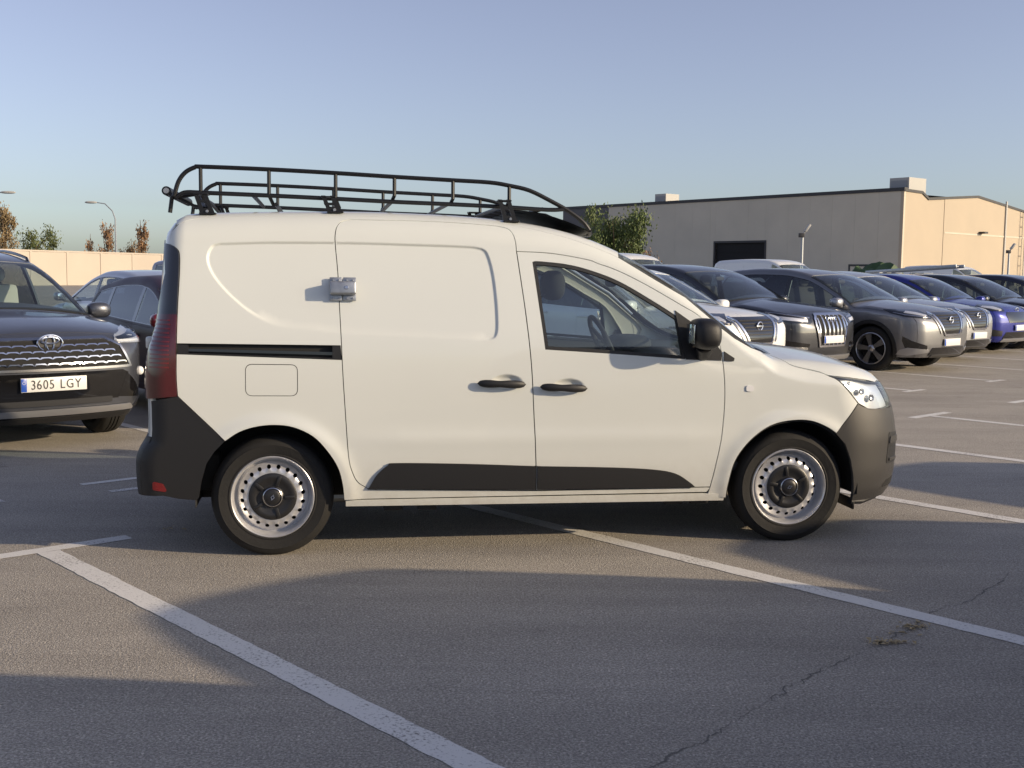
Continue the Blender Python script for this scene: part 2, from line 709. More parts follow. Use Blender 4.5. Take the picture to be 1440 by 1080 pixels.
def ring_with_holes(r0, r1, rh, nh, hr, zf):
    V = []; E = []
    def circ(cx, cy, r, n):
        k = len(V)
        for i in range(n):
            V.append(Vector((cx + r * math.cos(2 * math.pi * i / n), cy + r * math.sin(2 * math.pi * i / n))))
            E.append((k + i, k + (i + 1) % n))
    circ(0, 0, r0, 72); circ(0, 0, r1, 72)
    hc = []
    for i in range(nh):
        a = 2 * math.pi * (i + .5) / nh
        hc.append((rh * math.cos(a), rh * math.sin(a)))
        circ(*hc[-1], hr, 14)
    for rr_, nn in ((r0 + (r1 - r0) * .12, 72), (r0 + (r1 - r0) * .88, 72)):
        for i in range(nn):
            a = 2 * math.pi * (i + .5) / nn
            V.append(Vector((rr_ * math.cos(a), rr_ * math.sin(a))))
    ov, oe, of, *_ = delaunay_2d_cdt(V, E, [], 0, 1e-7)
    Q = np.array([(p.x, p.y) for p in ov])
    T = np.array([t for t in of if len(t) == 3])
    c = Q[T].mean(1); r = np.linalg.norm(c, axis=1)
    k = (r > r0 * .999) & (r < r1)
    for h in hc: k &= np.linalg.norm(c - np.array(h), axis=1) > hr * .97
    T = T[k]
    v = [(p[0], zf(math.hypot(*p)), p[1]) for p in Q]
    f = [tuple(t) for t in T]
    for h in hc:                                     # turned-in rims of the holes
        n0 = len(v)
        for d in (0, .006):
            for i in range(14):
                a = 2 * math.pi * i / 14
                x, z = h[0] + hr * math.cos(a), h[1] + hr * math.sin(a)
                v.append((x, zf(math.hypot(x, z)) + d, z))
        for i in range(14):
            j = (i + 1) % 14
            f.append((n0 + i, n0 + j, n0 + 14 + j, n0 + 14 + i))
    return v, f


def steel_wheel(parent, loc, ry=0.0, flip=False, steer=0.0):
    """outer face looks to -y; a tyre, a pierced steel rim, a drum behind it and a plastic cap with a diamond emblem"""
    w = empty('wheel', loc, 0, parent)
    w.rotation_euler = (0, ry, (math.pi if flip else 0) + steer)
    h = .0925
    mk('tyre', MATS['tyre'], w, tyre_data(.312, .203, .185))
    prof = [(.2035, -h * .76), (.213, -h * .84), (.214, -h * .90), (.209, -h * .94), (.203, -h * .88), (.198, -h * .70), (.195, -h * .40), (.190, -h * .22), (.183, -h * .26), (.178, -h * .40)]
    rim = MB().add(*lathe_data(prof, 72))
    rim.add(*ring_with_holes(.118, .1785, .1555, 20, .0108, lambda r: -h * (.40 + .34 * max(0, min(1, (.1785 - r) / .032)))))
    rim.build('rim', MATS['steel_rim'], w, angle=40)
    mk('brake_drum', MATS['underbody'], w, lathe_data([(0.0, -h * .1), (.19, -h * .1), (.196, -h * .05), (.2, h * .9)], 40))
    cap = MB().add(*lathe_data([(0, -h * 1.02), (.022, -h * 1.02), (.038, -h * .98), (.052, -h * .84), (.056, -h * .80), (.085, -h * .80), (.09, -h * .84), (.112, -h * .84), (.122, -h * .78), (.126, -h * .62)], 48))
    for i in range(5):
        a = 2 * math.pi * (i + .25) / 5
        cap.add(*box_data((math.cos(a) * .087, -h * .84, math.sin(a) * .087), (.052, .010, .018), .004, Matrix.Rotation(-a, 3, 'Y')))
    cap.build('centre_cap', MATS['cap_plastic'], w, angle=40)
    mk('cap_ring', MATS['chrome_dull'], w, lathe_data([(.043, -h * .95), (.046, -h * 1.0), (.050, -h * .97), (.052, -h * .88)], 40))
    s = .0105
    em = MB()
    a = [(0, 1.55 * s), (s * 1.0, 0), (0, -1.55 * s), (-s * 1.0, 0)]
    b = [(0, .75 * s), (s * .48, 0), (0, -.75 * s), (-s * .48, 0)]
    y = -h * 1.05
    em.add([(p[0], y, p[1]) for p in a] + [(p[0], y, p[1]) for p in b], [(i, (i + 1) % 4, 4 + (i + 1) % 4, 4 + i) for i in range(4)])
    em.build('emblem', MATS['chrome'], w, smooth=False)
    return w


def alloy_wheel(parent, loc, Rt, Rr, width, flip=False, spokes=5, steer=0.0, style='two', ry=0.3, dark=False):
    w = empty('wheel', loc, 0, parent)
    w.rotation_euler = (0, ry, (math.pi if flip else 0) + steer)
    key = (Rt, Rr, width, spokes, style, dark)
    if key not in alloy_wheel.cache:
        h = width / 2
        t = MB().add(*tyre_data(Rt, Rr, width)).mesh('tyre')
        t.materials.append(MATS['tyre'])
        rim = MB().add(*lathe_data([(Rr * .985, -h * .8), (Rr * 1.03, -h * .86), (Rr * 1.03, -h * .92), (Rr * .99, -h * .95), (Rr * .94, -h * .8), (Rr * .92, -h * .1), (Rr * .9, h * .8)], 56))
        for i in range(spokes):
            a = 2 * math.pi * i / spokes
            for d in ((-.11, .11) if style == 'two' else (0,)):
                p0 = Vector((math.cos(a + d * 1.6) * Rr * .16, -h * .78, math.sin(a + d * 1.6) * Rr * .16))
                p1 = Vector((math.cos(a + d) * Rr * .95, -h * .86, math.sin(a + d) * Rr * .95))
                wd = Rr * (.085 if style == 'two' else .15)
                tt = (p1 - p0).normalized()
                u = Vector((-tt.z, 0, tt.x))
                vv = []
                for p, k in ((p0, .8), (p0.lerp(p1, .5), .85), (p1, 1.15)):
                    for e in (-1, 1):
                        vv.append(tuple(p + u * wd * k * e))
                        vv.append(tuple(p + u * wd * k * e * 1.15 + Vector((0, .022, 0))))
                ff = []
                for q in (0, 4):
                    ff += [(q, q + 4, q + 6, q + 2), (q + 1, q + 5, q + 4, q), (q + 2, q + 6, q + 7, q + 3)]
                rim.add(vv, ff)
        rim.add(*lathe_data([(0, -h * .92), (Rr * .12, -h * .92), (Rr * .2, -h * .84), (Rr * .26, -h * .66)], 24))
        rm = rim.mesh('rim')
        rm.materials.append(MATS['alloy_dark' if dark else 'alloy'])
        dr = MB().add(*lathe_data([(0, -h * .05), (Rr * .7, -h * .05), (Rr * .72, 0), (Rr * .93, .02), (Rr * .95, h * .9)], 32)).mesh('brake_disc')
        dr.materials.append(MATS['underbody'])
        alloy_wheel.cache[key] = (t, rm, dr)
    for nm, me in zip(('tyre', 'rim', 'brake_disc'), alloy_wheel.cache[key]):
        link(bpy.data.objects.new(nm, me), w)
    return w


alloy_wheel.cache = {}


# ------------------------------------------------------------------ material library
mat('white_paint', (0.682, 0.702, 0.664), 0.34, coat=1.0, coat_rough=0.025, var=(1.3, 0.012))


def road_film(m):
    """patchy dried road spray on the lowest part of the body"""
    nt = m.node_tree
    b = nt.nodes['Principled BSDF']
    src = b.inputs['Base Color'].links[0].from_socket
    tc = nt.nodes.new('ShaderNodeTexCoord')
    sx = nt.nodes.new('ShaderNodeSeparateXYZ')
    nt.links.new(tc.outputs['Object'], sx.inputs['Vector'])
    mr = nt.nodes.new('ShaderNodeMapRange')
    mr.inputs['From Min'].default_value = .55; mr.inputs['From Max'].default_value = .22
    nt.links.new(sx.outputs['Z'], mr.inputs['Value'])
    n = nt.nodes.new('ShaderNodeTexNoise'); n.inputs['Scale'].default_value = 14; n.inputs['Detail'].default_value = 8; n.inputs['Roughness'].default_value = .7
    nt.links.new(tc.outputs['Object'], n.inputs['Vector'])
    mu = nt.nodes.new('ShaderNodeMath'); mu.operation = 'MULTIPLY'
    nt.links.new(mr.outputs['Result'], mu.inputs[0]); nt.links.new(n.outputs['Fac'], mu.inputs[1])
    m2 = nt.nodes.new('ShaderNodeMath'); m2.operation = 'MULTIPLY'; m2.inputs[1].default_value = .75; m2.use_clamp = True
    nt.links.new(mu.outputs['Value'], m2.inputs[0])
    x = nt.nodes.new('ShaderNodeMix'); x.data_type = 'RGBA'
    nt.links.new(m2.outputs['Value'], x.inputs['Factor']); nt.links.new(src, x.inputs['A'])
    x.inputs['B'].default_value = (.33, .29, .23, 1)
    nt.links.new(x.outputs['Result'], b.inputs['Base Color'])


road_film(MATS['white_paint'])
mat('black_plastic', (0.011, 0.011, 0.012), 0.5, bump=(900, 0.15))
mat('sunlit_bumper_plastic', (0.045, 0.043, 0.041), 0.42, bump=(900, 0.15))  # paler copy of the black plastic, sunlight on the front bumper put into its colour
mat('rubber_seal', (0.012, 0.012, 0.012), 0.75)
mat('tyre', (0.012, 0.0115, 0.011), 0.78, bump=(60, 0.15), var=(6, 0.35))
mat('steel_rim', (0.66, 0.66, 0.67), 0.36, metal=0.65, var=(9, 0.10))
mat('cap_plastic', (0.018, 0.018, 0.019), 0.38, bump=(500, 0.1))
mat('chrome', (0.78, 0.78, 0.80), 0.10, metal=1.0)
mat('chrome_dull', (0.55, 0.55, 0.56), 0.25, metal=1.0)
mat('underbody', (0.012, 0.012, 0.012), 0.9)
mat('alloy', (0.50, 0.50, 0.52), 0.28, metal=0.9)
mat('alloy_dark', (0.10, 0.10, 0.105), 0.3, metal=0.8)
mat('gloss_black', (0.008, 0.008, 0.009), 0.08, coat=0.6)
mat('red_lens', (0.065, 0.003, 0.006), 0.10, coat=1.0)
mat('red_reflector', (0.15, 0.008, 0.010), 0.2, coat=0.6)
mat('smoke_lens', (0.012, 0.014, 0.02), 0.08, coat=0.8)
mat('lamp_reflector', (0.78, 0.79, 0.80), 0.28, metal=0.6)
mat('lamp_white', (0.80, 0.80, 0.80), 0.12, coat=1.0)
mat('rack_steel', (0.005, 0.005, 0.006), 0.42)
mat('galvanised', (0.36, 0.38, 0.41), 0.38, metal=0.75, var=(20, 0.15))
mat('interior_dark', (0.025, 0.026, 0.029), 0.75)
mat('seat_fabric', (0.035, 0.036, 0.04), 0.9, bump=(300, 0.3))
mat('trim_light', (0.45, 0.44, 0.41), 0.7)
mat('trim_cream', (0.62, 0.60, 0.54), 0.7)
mat('mirror_glass', (0.85, 0.88, 0.9), 0.02, metal=1.0)
mat('plate_white', (0.74, 0.74, 0.72), 0.35, coat=0.3)
mat('plate_blue', (0.02, 0.08, 0.42), 0.35)
mat('plate_ink', (0.015, 0.015, 0.018), 0.5)
mat('amber_lens', (0.75, 0.55, 0.30), 0.15, coat=0.8)
glass_mat('window_glass', (0.72, 0.82, 0.84), dust=0.02)
glass_mat('windshield_glass', (0.80, 0.88, 0.86), dust=0.025)
glass_mat('van_windscreen', (0.80, 0.88, 0.86), dust=0.20)
glass_mat('lamp_glass', (0.93, 0.95, 0.96), 0.02)
glass_mat('tinted_glass', (0.16, 0.19, 0.20), 0.02)


# asphalt: grey binder, pale and dark chips, patches and stains
def asphalt(name):
    m = bpy.data.materials.new(name)
    m.use_nodes = True
    nt = m.node_tree
    N = nt.nodes; L = nt.links
    b = N['Principled BSDF']
    tc = N.new('ShaderNodeTexCoord')

    def noise(scale, detail=5, rough=.55, src=None):
        n = N.new('ShaderNodeTexNoise')
        n.inputs['Scale'].default_value = scale
        n.inputs['Detail'].default_value = detail
        n.inputs['Roughness'].default_value = rough
        L.new(tc.outputs['Object'] if src is None else src, n.inputs['Vector'])
        return n

    def ramp(src, stops):
        r = N.new('ShaderNodeValToRGB')
        el = r.color_ramp.elements
        while len(el) < len(stops): el.new(0.5)
        for e, (p, c) in zip(el, stops):
            e.position = p
            e.color = (*c, 1) if isinstance(c, tuple) else (c, c, c, 1)
        L.new(src, r.inputs['Fac'])
        return r

    def mixc(kind, fac, a, b_):
        x = N.new('ShaderNodeMix')
        x.data_type = 'RGBA'
        x.blend_type = kind
        if isinstance(fac, (int, float)): x.inputs['Factor'].default_value = fac
        else: L.new(fac, x.inputs['Factor'])
        for s, v in (('A', a), ('B', b_)):
            if isinstance(v, tuple): x.inputs[s].default_value = (*v, 1)
            else: L.new(v, x.inputs[s])
        return x.outputs['Result']
    big = ramp(noise(0.35, 6, .6).outputs['Fac'], [(.3, (.32, .292, .25)), (.7, (.43, .392, .333))])
    mp = N.new('ShaderNodeMapping')
    mp.inputs['Scale'].default_value = (0.5, 2.2, 1)
    mp.inputs['Rotation'].default_value = (0, 0, R(-48))
    L.new(tc.outputs['Object'], mp.inputs['Vector'])
    streak = ramp(noise(1.1, 5, .6, mp.outputs['Vector']).outputs['Fac'], [(.35, .90), (.65, 1.08)])
    c = mixc('MULTIPLY', 1.0, big.outputs['Color'], streak.outputs['Color'])
    fine = ramp(noise(105, 4, .75).outputs['Fac'], [(.28, .36), (.5, 1.0), (.74, 1.9)])
    c = mixc('MULTIPLY', 1.0, c, fine.outputs['Color'])
    vo = N.new('ShaderNodeTexVoronoi')
    vo.inputs['Scale'].default_value = 160
    L.new(tc.outputs['Object'], vo.inputs['Vector'])
    chip = ramp(vo.outputs['Color'], [(.0, .70), (.6, 1.0), (.9, 1.25), (.97, 1.9)])
    c = mixc('MULTIPLY', .8, c, chip.outputs['Color'])
    stain = ramp(noise(1.7, 7, .65).outputs['Fac'], [(.62, 1.0), (.74, .72)])
    c = mixc('MULTIPLY', .8, c, stain.outputs['Color'])
    vs = N.new('ShaderNodeTexVoronoi')
    vs.inputs['Scale'].default_value = .9
    L.new(tc.outputs['Object'], vs.inputs['Vector'])
    dis = N.new('ShaderNodeMath'); dis.operation = 'ADD'
    wob = N.new('ShaderNodeMath'); wob.operation = 'MULTIPLY'
    L.new(noise(9, 4, .6).outputs['Fac'], wob.inputs[0]); wob.inputs[1].default_value = .13
    L.new(vs.outputs['Distance'], dis.inputs[0]); L.new(wob.outputs['Value'], dis.inputs[1])
    drip = ramp(dis.outputs['Value'], [(.085, .60), (.115, 1.0)])
    c = mixc('MULTIPLY', .75, c, drip.outputs['Color'])
    mp2 = N.new('ShaderNodeMapping')
    mp2.inputs['Scale'].default_value = (.22, 7.0, 1)
    mp2.inputs['Rotation'].default_value = (0, 0, R(42))
    L.new(tc.outputs['Object'], mp2.inputs['Vector'])
    scuff = ramp(noise(1.0, 3, .5, mp2.outputs['Vector']).outputs['Fac'], [(.36, .86), (.46, 1.0), (.62, 1.0), (.70, 1.10)])
    c = mixc('MULTIPLY', .4, c, scuff.outputs['Color'])
    L.new(c, b.inputs['Base Color'])
    b.inputs['Roughness'].default_value = .88
    b.inputs['Specular IOR Level'].default_value = .3
    bp = N.new('ShaderNodeBump')
    bp.inputs['Strength'].default_value = .55
    bp.inputs['Distance'].default_value = .006
    hsum = N.new('ShaderNodeMath')
    hsum.operation = 'ADD'
    L.new(noise(105, 4, .75).outputs['Fac'], hsum.inputs[0])
    L.new(vo.outputs['Distance'], hsum.inputs[1])
    L.new(hsum.outputs['Value'], bp.inputs['Height'])
    L.new(bp.outputs['Normal'], b.inputs['Normal'])
    MATS[name] = m
    return m, c


asphalt('asphalt')


def road_paint(name):
    """white paint worn down to the asphalt in specks"""
    m = bpy.data.materials.new(name)
    m.use_nodes = True
    nt = m.node_tree
    N = nt.nodes; L = nt.links
    b = N['Principled BSDF']
    tc = N.new('ShaderNodeTexCoord')
    n = N.new('ShaderNodeTexNoise'); n.inputs['Scale'].default_value = 70; n.inputs['Detail'].default_value = 4; n.inputs['Roughness'].default_value = .75
    n2 = N.new('ShaderNodeTexNoise'); n2.inputs['Scale'].default_value = 2.2; n2.inputs['Detail'].default_value = 5
    for q in (n, n2): L.new(tc.outputs['Object'], q.inputs['Vector'])
    ad = N.new('ShaderNodeMath'); ad.operation = 'MULTIPLY_ADD'
    ad.inputs[1].default_value = .45; ad.inputs[2].default_value = -.225
    L.new(n2.outputs['Fac'], ad.inputs[0])
    su = N.new('ShaderNodeMath'); su.operation = 'ADD'
    L.new(n.outputs['Fac'], su.inputs[0]); L.new(ad.outputs['Value'], su.inputs[1])
    r = N.new('ShaderNodeValToRGB')
    r.color_ramp.elements[0].position = .30; r.color_ramp.elements[0].color = (.22, .20, .175, 1)
    r.color_ramp.elements[1].position = .46; r.color_ramp.elements[1].color = (.74, .72, .67, 1)
    L.new(su.outputs['Value'], r.inputs['Fac'])
    L.new(r.outputs['Color'], b.inputs['Base Color'])
    b.inputs['Roughness'].default_value = .8
    bp = N.new('ShaderNodeBump'); bp.inputs['Strength'].default_value = .4; bp.inputs['Distance'].default_value = .004
    L.new(n.outputs['Fac'], bp.inputs['Height']); L.new(bp.outputs['Normal'], b.inputs['Normal'])
    MATS[name] = m


road_paint('road_paint')

# ------------------------------------------------------------------ ground, markings
gm = MB()
gs = [-900, -200, -60, -20, 0, 20, 60, 200, 900]
gv = [(x, y + 200, 0.0) for y in gs for x in gs]
gf = [(j * 9 + i, j * 9 + i + 1, j * 9 + i + 10, j * 9 + i + 9) for j in range(8) for i in range(8)]
gm.add(gv, gf)
tag(gm.build('ground', MATS['asphalt'], smooth=False), kind='structure')

LA = 2.311                                              # direction of the bay lines
LD = Vector((math.cos(LA), math.sin(LA), 0))
LN = Vector((-math.sin(LA), math.cos(LA), 0))


def uv(u, v, z=0.0):
    p = LD * u + LN * v
    return Vector((p.x, p.y, z))


def strip(name, u0, v0, u1, v1, w, z=0.0025, jag=0.0035):
    """painted strip between two points of the bay grid, with slightly uneven edges"""
    a = uv(u0, v0); b = uv(u1, v1)
    t = (b - a).normalized(); s = Vector((-t.y, t.x, 0))
    n = max(2, int((b - a).length / .06))
    v = []; f = []
    for i in range(n + 1):
        p = a.lerp(b, i / n)
        for e in (-1, 1):
            q = p + s * e * (w / 2 + random.uniform(-jag, jag))
            v.append((q.x, q.y, z))
    for i in range(n):
        f.append((2 * i, 2 * i + 2, 2 * i + 3, 2 * i + 1))
    if (Vector(v[2]) - Vector(v[0])).cross(Vector(v[1]) - Vector(v[0])).z < 0:
        f = [q[::-1] for q in f]
    o = mk(name, MATS['road_paint'], None, (v, f), smooth=False)
    return tag(o, kind='structure')


for v0 in (0.22, -2.14, -4.60, -6.915, -9.24, -11.5, -13.85, -16.2):
    strip('parking_line', -5.0, v0, 5.90, v0, .115)
    strip('parking_line', 5.955, v0 + .34, 5.955, v0 - .46, .105)
for v0 in (0.2, -2.15, -4.49, -6.85, -9.2, -11.55, -13.9, -16.25, -18.6, -20.95, -23.3):
    strip('parking_line', 7.45, v0, 12.6, v0, .10)
    if v0 not in (-4.49, -6.85):
        strip('parking_line', 7.40, v0 + .26, 7.40, v0 - .26, .09, z=.003)
strip('parking_line', 7.63, -3.0, 7.63, -3.42, .07)
strip('parking_line', 7.27, -3.05, 7.27, -3.5, .07)

# a crack in the asphalt with dry leaves caught in it
cpts = [(0.408, 3.282), (0.468, 3.334), (0.679, 3.544), (0.837, 3.753), (0.946, 3.888), (1.139, 4.117), (1.303, 4.271), (1.503, 4.465), (1.607, 4.586), (1.735, 4.715), (1.906, 4.948), (2.119, 5.1), (2.35, 5.386), (2.519, 5.617)]
cm = MB()
cv = []; cf = []
cl = []
for i in range(len(cpts) - 1):
    a = Vector(cpts[i]); b = Vector(cpts[i + 1])
    k = max(2, int((b - a).length / .022))
    for j in range(k):
        cl.append(a.lerp(b, j / k) + Vector((random.gauss(0, .009), random.gauss(0, .009))))
for i, p in enumerate(cl):
    w = .0002 + .0042 * max(0, abs(math.sin(i * .31) * math.sin(i * .083 + 1)) - .12) + random.uniform(0, .0009)
    t = (cl[min(i + 1, len(cl) - 1)] - cl[max(i - 1, 0)]).normalized()
    for e in (-1, 1):
        cv.append((p.x - t.y * w * e, p.y + t.x * w * e, .0015))
cf = [(2 * i, 2 * i + 1, 2 * i + 3, 2 * i + 2) for i in range(len(cl) - 1)]
mat('crack_dirt', (.16, .15, .13), .95)
tag(mk('pavement_crack', MATS['crack_dirt'], None, (cv, cf), smooth=False), kind='structure')
mat('dry_leaf', (.42, .33, .19), .8, var=(40, .4))
lm_ = MB()
for (cx, cy, n) in ((1.535, 4.475, 34), (1.713, 4.695, 26), (-1.98, 6.35, 5), (1.62, 4.59, 6)):
    for i in range(n):
        x = cx + random.gauss(0, .042); y = cy + random.gauss(0, .022); a = random.uniform(0, 6.28); l = random.uniform(.008, .024)
        z = random.uniform(.006, .016)
        dx, dy = math.cos(a) * l, math.sin(a) * l
        lm_.add([(x - dx, y - dy, .005), (x - dy * .45, y + dx * .45, z), (x + dx, y + dy, z * .7), (x + dy * .45, y - dx * .45, z * 1.1)], [(0, 1, 2, 3)])
tag(lm_.build('dry_leaves', MATS['dry_leaf'], smooth=False), 'small dry leaves caught in the crack in the asphalt', 'leaves', kind='stuff')


# ------------------------------------------------------------------ the white van
VAN = Shape(
    sec=[(.15, .835), (.28, .868), (.45, .882), (.65, .888), (.85, .888), (1.02, .883), (1.12, .875), (1.3, .845), (1.5, .806), (1.7, .765), (1.85, .735)],
    front=[(.15, 3.535), (.22, 3.59), (.3, 3.635), (.42, 3.65), (.55, 3.65), (.66, 3.635), (.76, 3.61), (.84, 3.585), (.92, 3.57), (1.05, 3.50)],
    rear=[(.15, -.58), (.25, -.635), (.35, -.70), (.5, -.705), (.57, -.685), (.62, -.65), (.7, -.645), (.9, -.648), (1.05, -.635), (1.2, -.592), (1.4, -.572), (1.6, -.555), (1.85, -.53)],
    top=[(-.8, 1.74), (-.5, 1.765), (0, 1.79), (.5, 1.80), (.9, 1.793), (1.3, 1.765), (1.6, 1.715), (1.85, 1.632), (2.1, 1.51), (2.35, 1.34), (2.6, 1.145), (2.72, 1.078), (2.85, 1.066), (3.1, 1.04), (3.3, .99), (3.45, .925), (3.56, .85), (3.66, .76)],
    crown=[(-.7, .03), (1.3, .04), (1.8, .07), (2.3, .10), (2.65, .08), (2.9, .065), (3.4, .08), (3.6, .10)],
    rt=[(-.7, .13), (1.2, .13), (1.8, .09), (2.3, .06), (2.6, .06), (2.9, .12), (3.5, .1)],
    rf=.30, rr=.10, kf=.24, kr=.04, pf=2.2, W=.888)

van = empty('delivery_van', (-1.3616, 6.5913, 0), .1651)
tag(van, 'white panel van with black bumpers and steel wheels standing across the parking lines', 'van')
VM = MATS['white_paint']
BP = MATS['black_plastic']

ROOFLINE = [(-.455, 1.70), (-.40, 1.722), (-.29, 1.737), (.066, 1.751), (.429, 1.757), (.799, 1.755), (1.177, 1.734), (1.366, 1.705), (1.556, 1.66), (1.746, 1.594), (1.82, 1.562)]
WSEDGE = [(1.82, 1.562), (1.918, 1.504), (2.014, 1.447), (2.113, 1.391), (2.183, 1.353), (2.289, 1.266), (2.364, 1.202)]
WSLOW = [(2.364, 1.202), (2.45, 1.138), (2.55, 1.085), (2.64, 1.056), (2.70, 1.043)]
FD_REAR = [(1.37, .325), (1.367, .471), (1.352, .725), (1.336, .988), (1.309, 1.247), (1.288, 1.413), (1.265, 1.585)]
FD_TOP = [(1.272, 1.586), (1.45, 1.579), (1.642, 1.549), (1.699, 1.53), (1.815, 1.49), (1.969, 1.416), (2.163, 1.308), (2.242, 1.263), (2.307, 1.206), (2.355, 1.138), (2.381, 1.024), (2.396, .89), (2.398, .755), (2.385, .584), (2.358, .432), (2.335, .325)]
SD_LEFT = [(.476, .357), (.433, .388), (.404, .445), (.385, .531), (.368, .778), (.357, .96), (.351, 1.105), (.343, 1.277), (.335, 1.458), (.323, 1.60), (.322, 1.655), (.332, 1.70), (.358, 1.728), (.40, 1.738)]
SD_TOP = [(.40, 1.738), (.799, 1.737), (1.10, 1.724), (1.205, 1.712), (1.243, 1.69), (1.26, 1.645), (1.265, 1.585)]
ARCH_R = [(-.229, .613), (-.159, .658), (-.077, .684), (.017, .692), (.11, .679), (.206, .632), (.277, .557), (.331, .47), (.355, .382), (.364, .297)]
ARCH_F = [(2.425, .266), (2.433, .343), (2.463, .464), (2.527, .561), (2.614, .636), (2.702, .676), (2.816, .691), (2.907, .682), (2.992, .648), (3.043, .615)]
LAMP_EDGE = [(-.457, .841), (-.462, .962), (-.456, 1.246), (-.447, 1.448), (-.448, 1.546), (-.466, 1.577), (-.504, 1.597)]

# blank side windows pressed into the body, dips behind the door handles, flared arches
REC = spl([(1.081, 1.601), (1.112, 1.574), (1.14, 1.476), (1.156, 1.338), (1.161, 1.218), (1.155, 1.154), (1.13, 1.126), (1.063, 1.115)], 4)[:-1] + \
    spl([(1.063, 1.115), (.713, 1.131), (.351, 1.148), (.216, 1.165), (.085, 1.177), (-.003, 1.2), (-.091, 1.248), (-.178, 1.318), (-.248, 1.389), (-.292, 1.45), (-.314, 1.503), (-.315, 1.548), (-.292, 1.593), (-.255, 1.606)], 4)[:-1] + \
    spl([(-.255, 1.606), (-.003, 1.617), (.4, 1.621), (.7, 1.617), (1.0, 1.611), (1.081, 1.601)], 4)[:-1]
REC = clean(REC)


def van_disp(x, z):
    P = np.stack([x, z], 1)
    ins = pip(P, REC)
    d = np.where(ins, pdist(P, REC), 0)
    kx = np.clip((x + .25) / .45, 0, 1) * np.clip((1.13 - x) / .12, 0, 1) * np.clip((1.32 - z) / .1, 0, 1)
    w = .013 + .035 * kx * kx * (3 - 2 * kx)
    t = np.clip(d / w, 0, 1)
    r = -.0075 * t * t * (3 - 2 * t)
    for (cx, cz) in ((1.205, .905), (1.535, .882)):
        q = 1 - ((x - cx) / .085) ** 2 - ((z - cz) / .042) ** 2
        q = np.clip(q, 0, 1)
        r = r - .022 * q * q * (3 - 2 * q)
    for (cx, cz, a) in ((.0, .305, .388), (2.812, .305, .388)):
        q = np.sqrt((x - cx) ** 2 + (z - cz) ** 2) - a
        r = r + .012 * np.exp(-np.clip(q, 0, 1) ** 2 / .0022) * (z > .2)
    # soft body crease along the lower doors
    r = r + .005 * np.exp(-((z - .60) / .05) ** 2) * np.clip((x - .35) / .3, 0, 1) * np.clip((2.5 - x) / .3, 0, 1)
    return r


def both(name, m, parent, d, left=True):
    o = MB().add(*d).build(name, m, parent)
    l = MB().add(*mir(d)).build(name, m, parent) if left else None
    return o, l



_rc = REC if area2(REC) > 0 else REC[::-1]
_rc = resample(_rc, .009)
REC_PTS = []
_ri = [inset(_rc, d_) for d_ in (-.004, .004, .0085, .013, .019)]
for i in range(len(_rc)):
    for q in _ri: REC_PTS.append(q[i])
for (cx, cz) in ((1.205, .905), (1.535, .882)):
    for r_ in (.2, .4, .6, .8, .95, 1.05):
        for k in range(int(10 + 36 * r_)):
            a = 2 * math.pi * k / int(10 + 36 * r_)
            REC_PTS.append((cx + .085 * r_ * math.cos(a), cz + .042 * r_ * math.sin(a)))
REC_PTS = np.array(REC_PTS)

G = .0028
FUEL = rpoly([(-.127, .840, .035), (.131, .838, .035), (.131, .997, .035), (-.127, 1.0, .035)])
RAILH = [(-.459, 1.051), (.352, 1.022), (.346, 1.094), (-.457, 1.103)]
side_out = [(2.318, .297), (2.336, .322)] + [(1.37, .322), (.49, .347)] + SD_LEFT[0:1] + spl(SD_LEFT, 4) + spl(SD_TOP, 4) + spl(FD_TOP[:9], 4) + [(2.34, 1.172), (2.364, 1.202)] + WSEDGE[::-1] + spl(ROOFLINE, 4)[::-1] + [(-.49, 1.66)] + spl(LAMP_EDGE, 4)[::-1] + spl(ARCH_R, 4) + [(.37, .297)]
both('side_panel', VM, van, panel(VAN, side_out, sp=.015, gap=.0015, rim=.02, holes=[FUEL, RAILH], disp=van_disp, extra=REC_PTS))
fuel_r, fuel_l = both('fuel_flap', VM, van, panel(VAN, FUEL, sp=.02, gap=.0022, disp=van_disp), left=False)
fd_out = spl(FD_REAR, 4) + spl(FD_TOP, 4)
WIN = spl([(1.351, 1.53), (1.38, 1.533), (1.525, 1.520), (1.65, 1.492), (1.813, 1.433), (2.005, 1.326), (2.135, 1.246)], 5) + [(2.172, 1.026)] + [(1.805, 1.053), (1.411, 1.077)]
door_r, door_l = both('front_door', VM, van, panel(VAN, fd_out, sp=.015, gap=G, rim=.03, holes=[WIN], disp=van_disp, extra=REC_PTS))
sd_out = [(1.37, .325), (.49, .349)] + spl(SD_LEFT, 4) + spl(SD_TOP, 4)[1:-1] + spl(FD_REAR, 4)[::-1]
sdoor_r, sdoor_l = both('sliding_door', VM, van, panel(VAN, sd_out, sp=.015, gap=G, rim=.03, disp=van_disp, extra=REC_PTS))
fender_out = ARCH_F[:1] + spl(ARCH_F, 4) + spl([(3.043, .615), (3.115, .70), (3.174, .774)], 3) + spl([(3.179, .776), (3.1, .86), (3.045, .91), (2.999, .93)], 3) + spl([(2.999, .93), (2.945, .951), (2.804, .983), (2.763, 1.007), (2.72, 1.037), (2.70, 1.043)], 4) + WSLOW[::-1] + [(2.34, 1.172)] + spl(FD_TOP[9:], 4) + [(2.318, .266)]
both('fender', VM, van, panel(VAN, fender_out, sp=.015, gap=G, rim=.02, disp=van_disp))
both('sill_flange', VM, van, panel(VAN, [(.372, .262), (2.415, .250), (2.415, .288), (.372, .291)], sp=.03, off=.006, rim=.02))
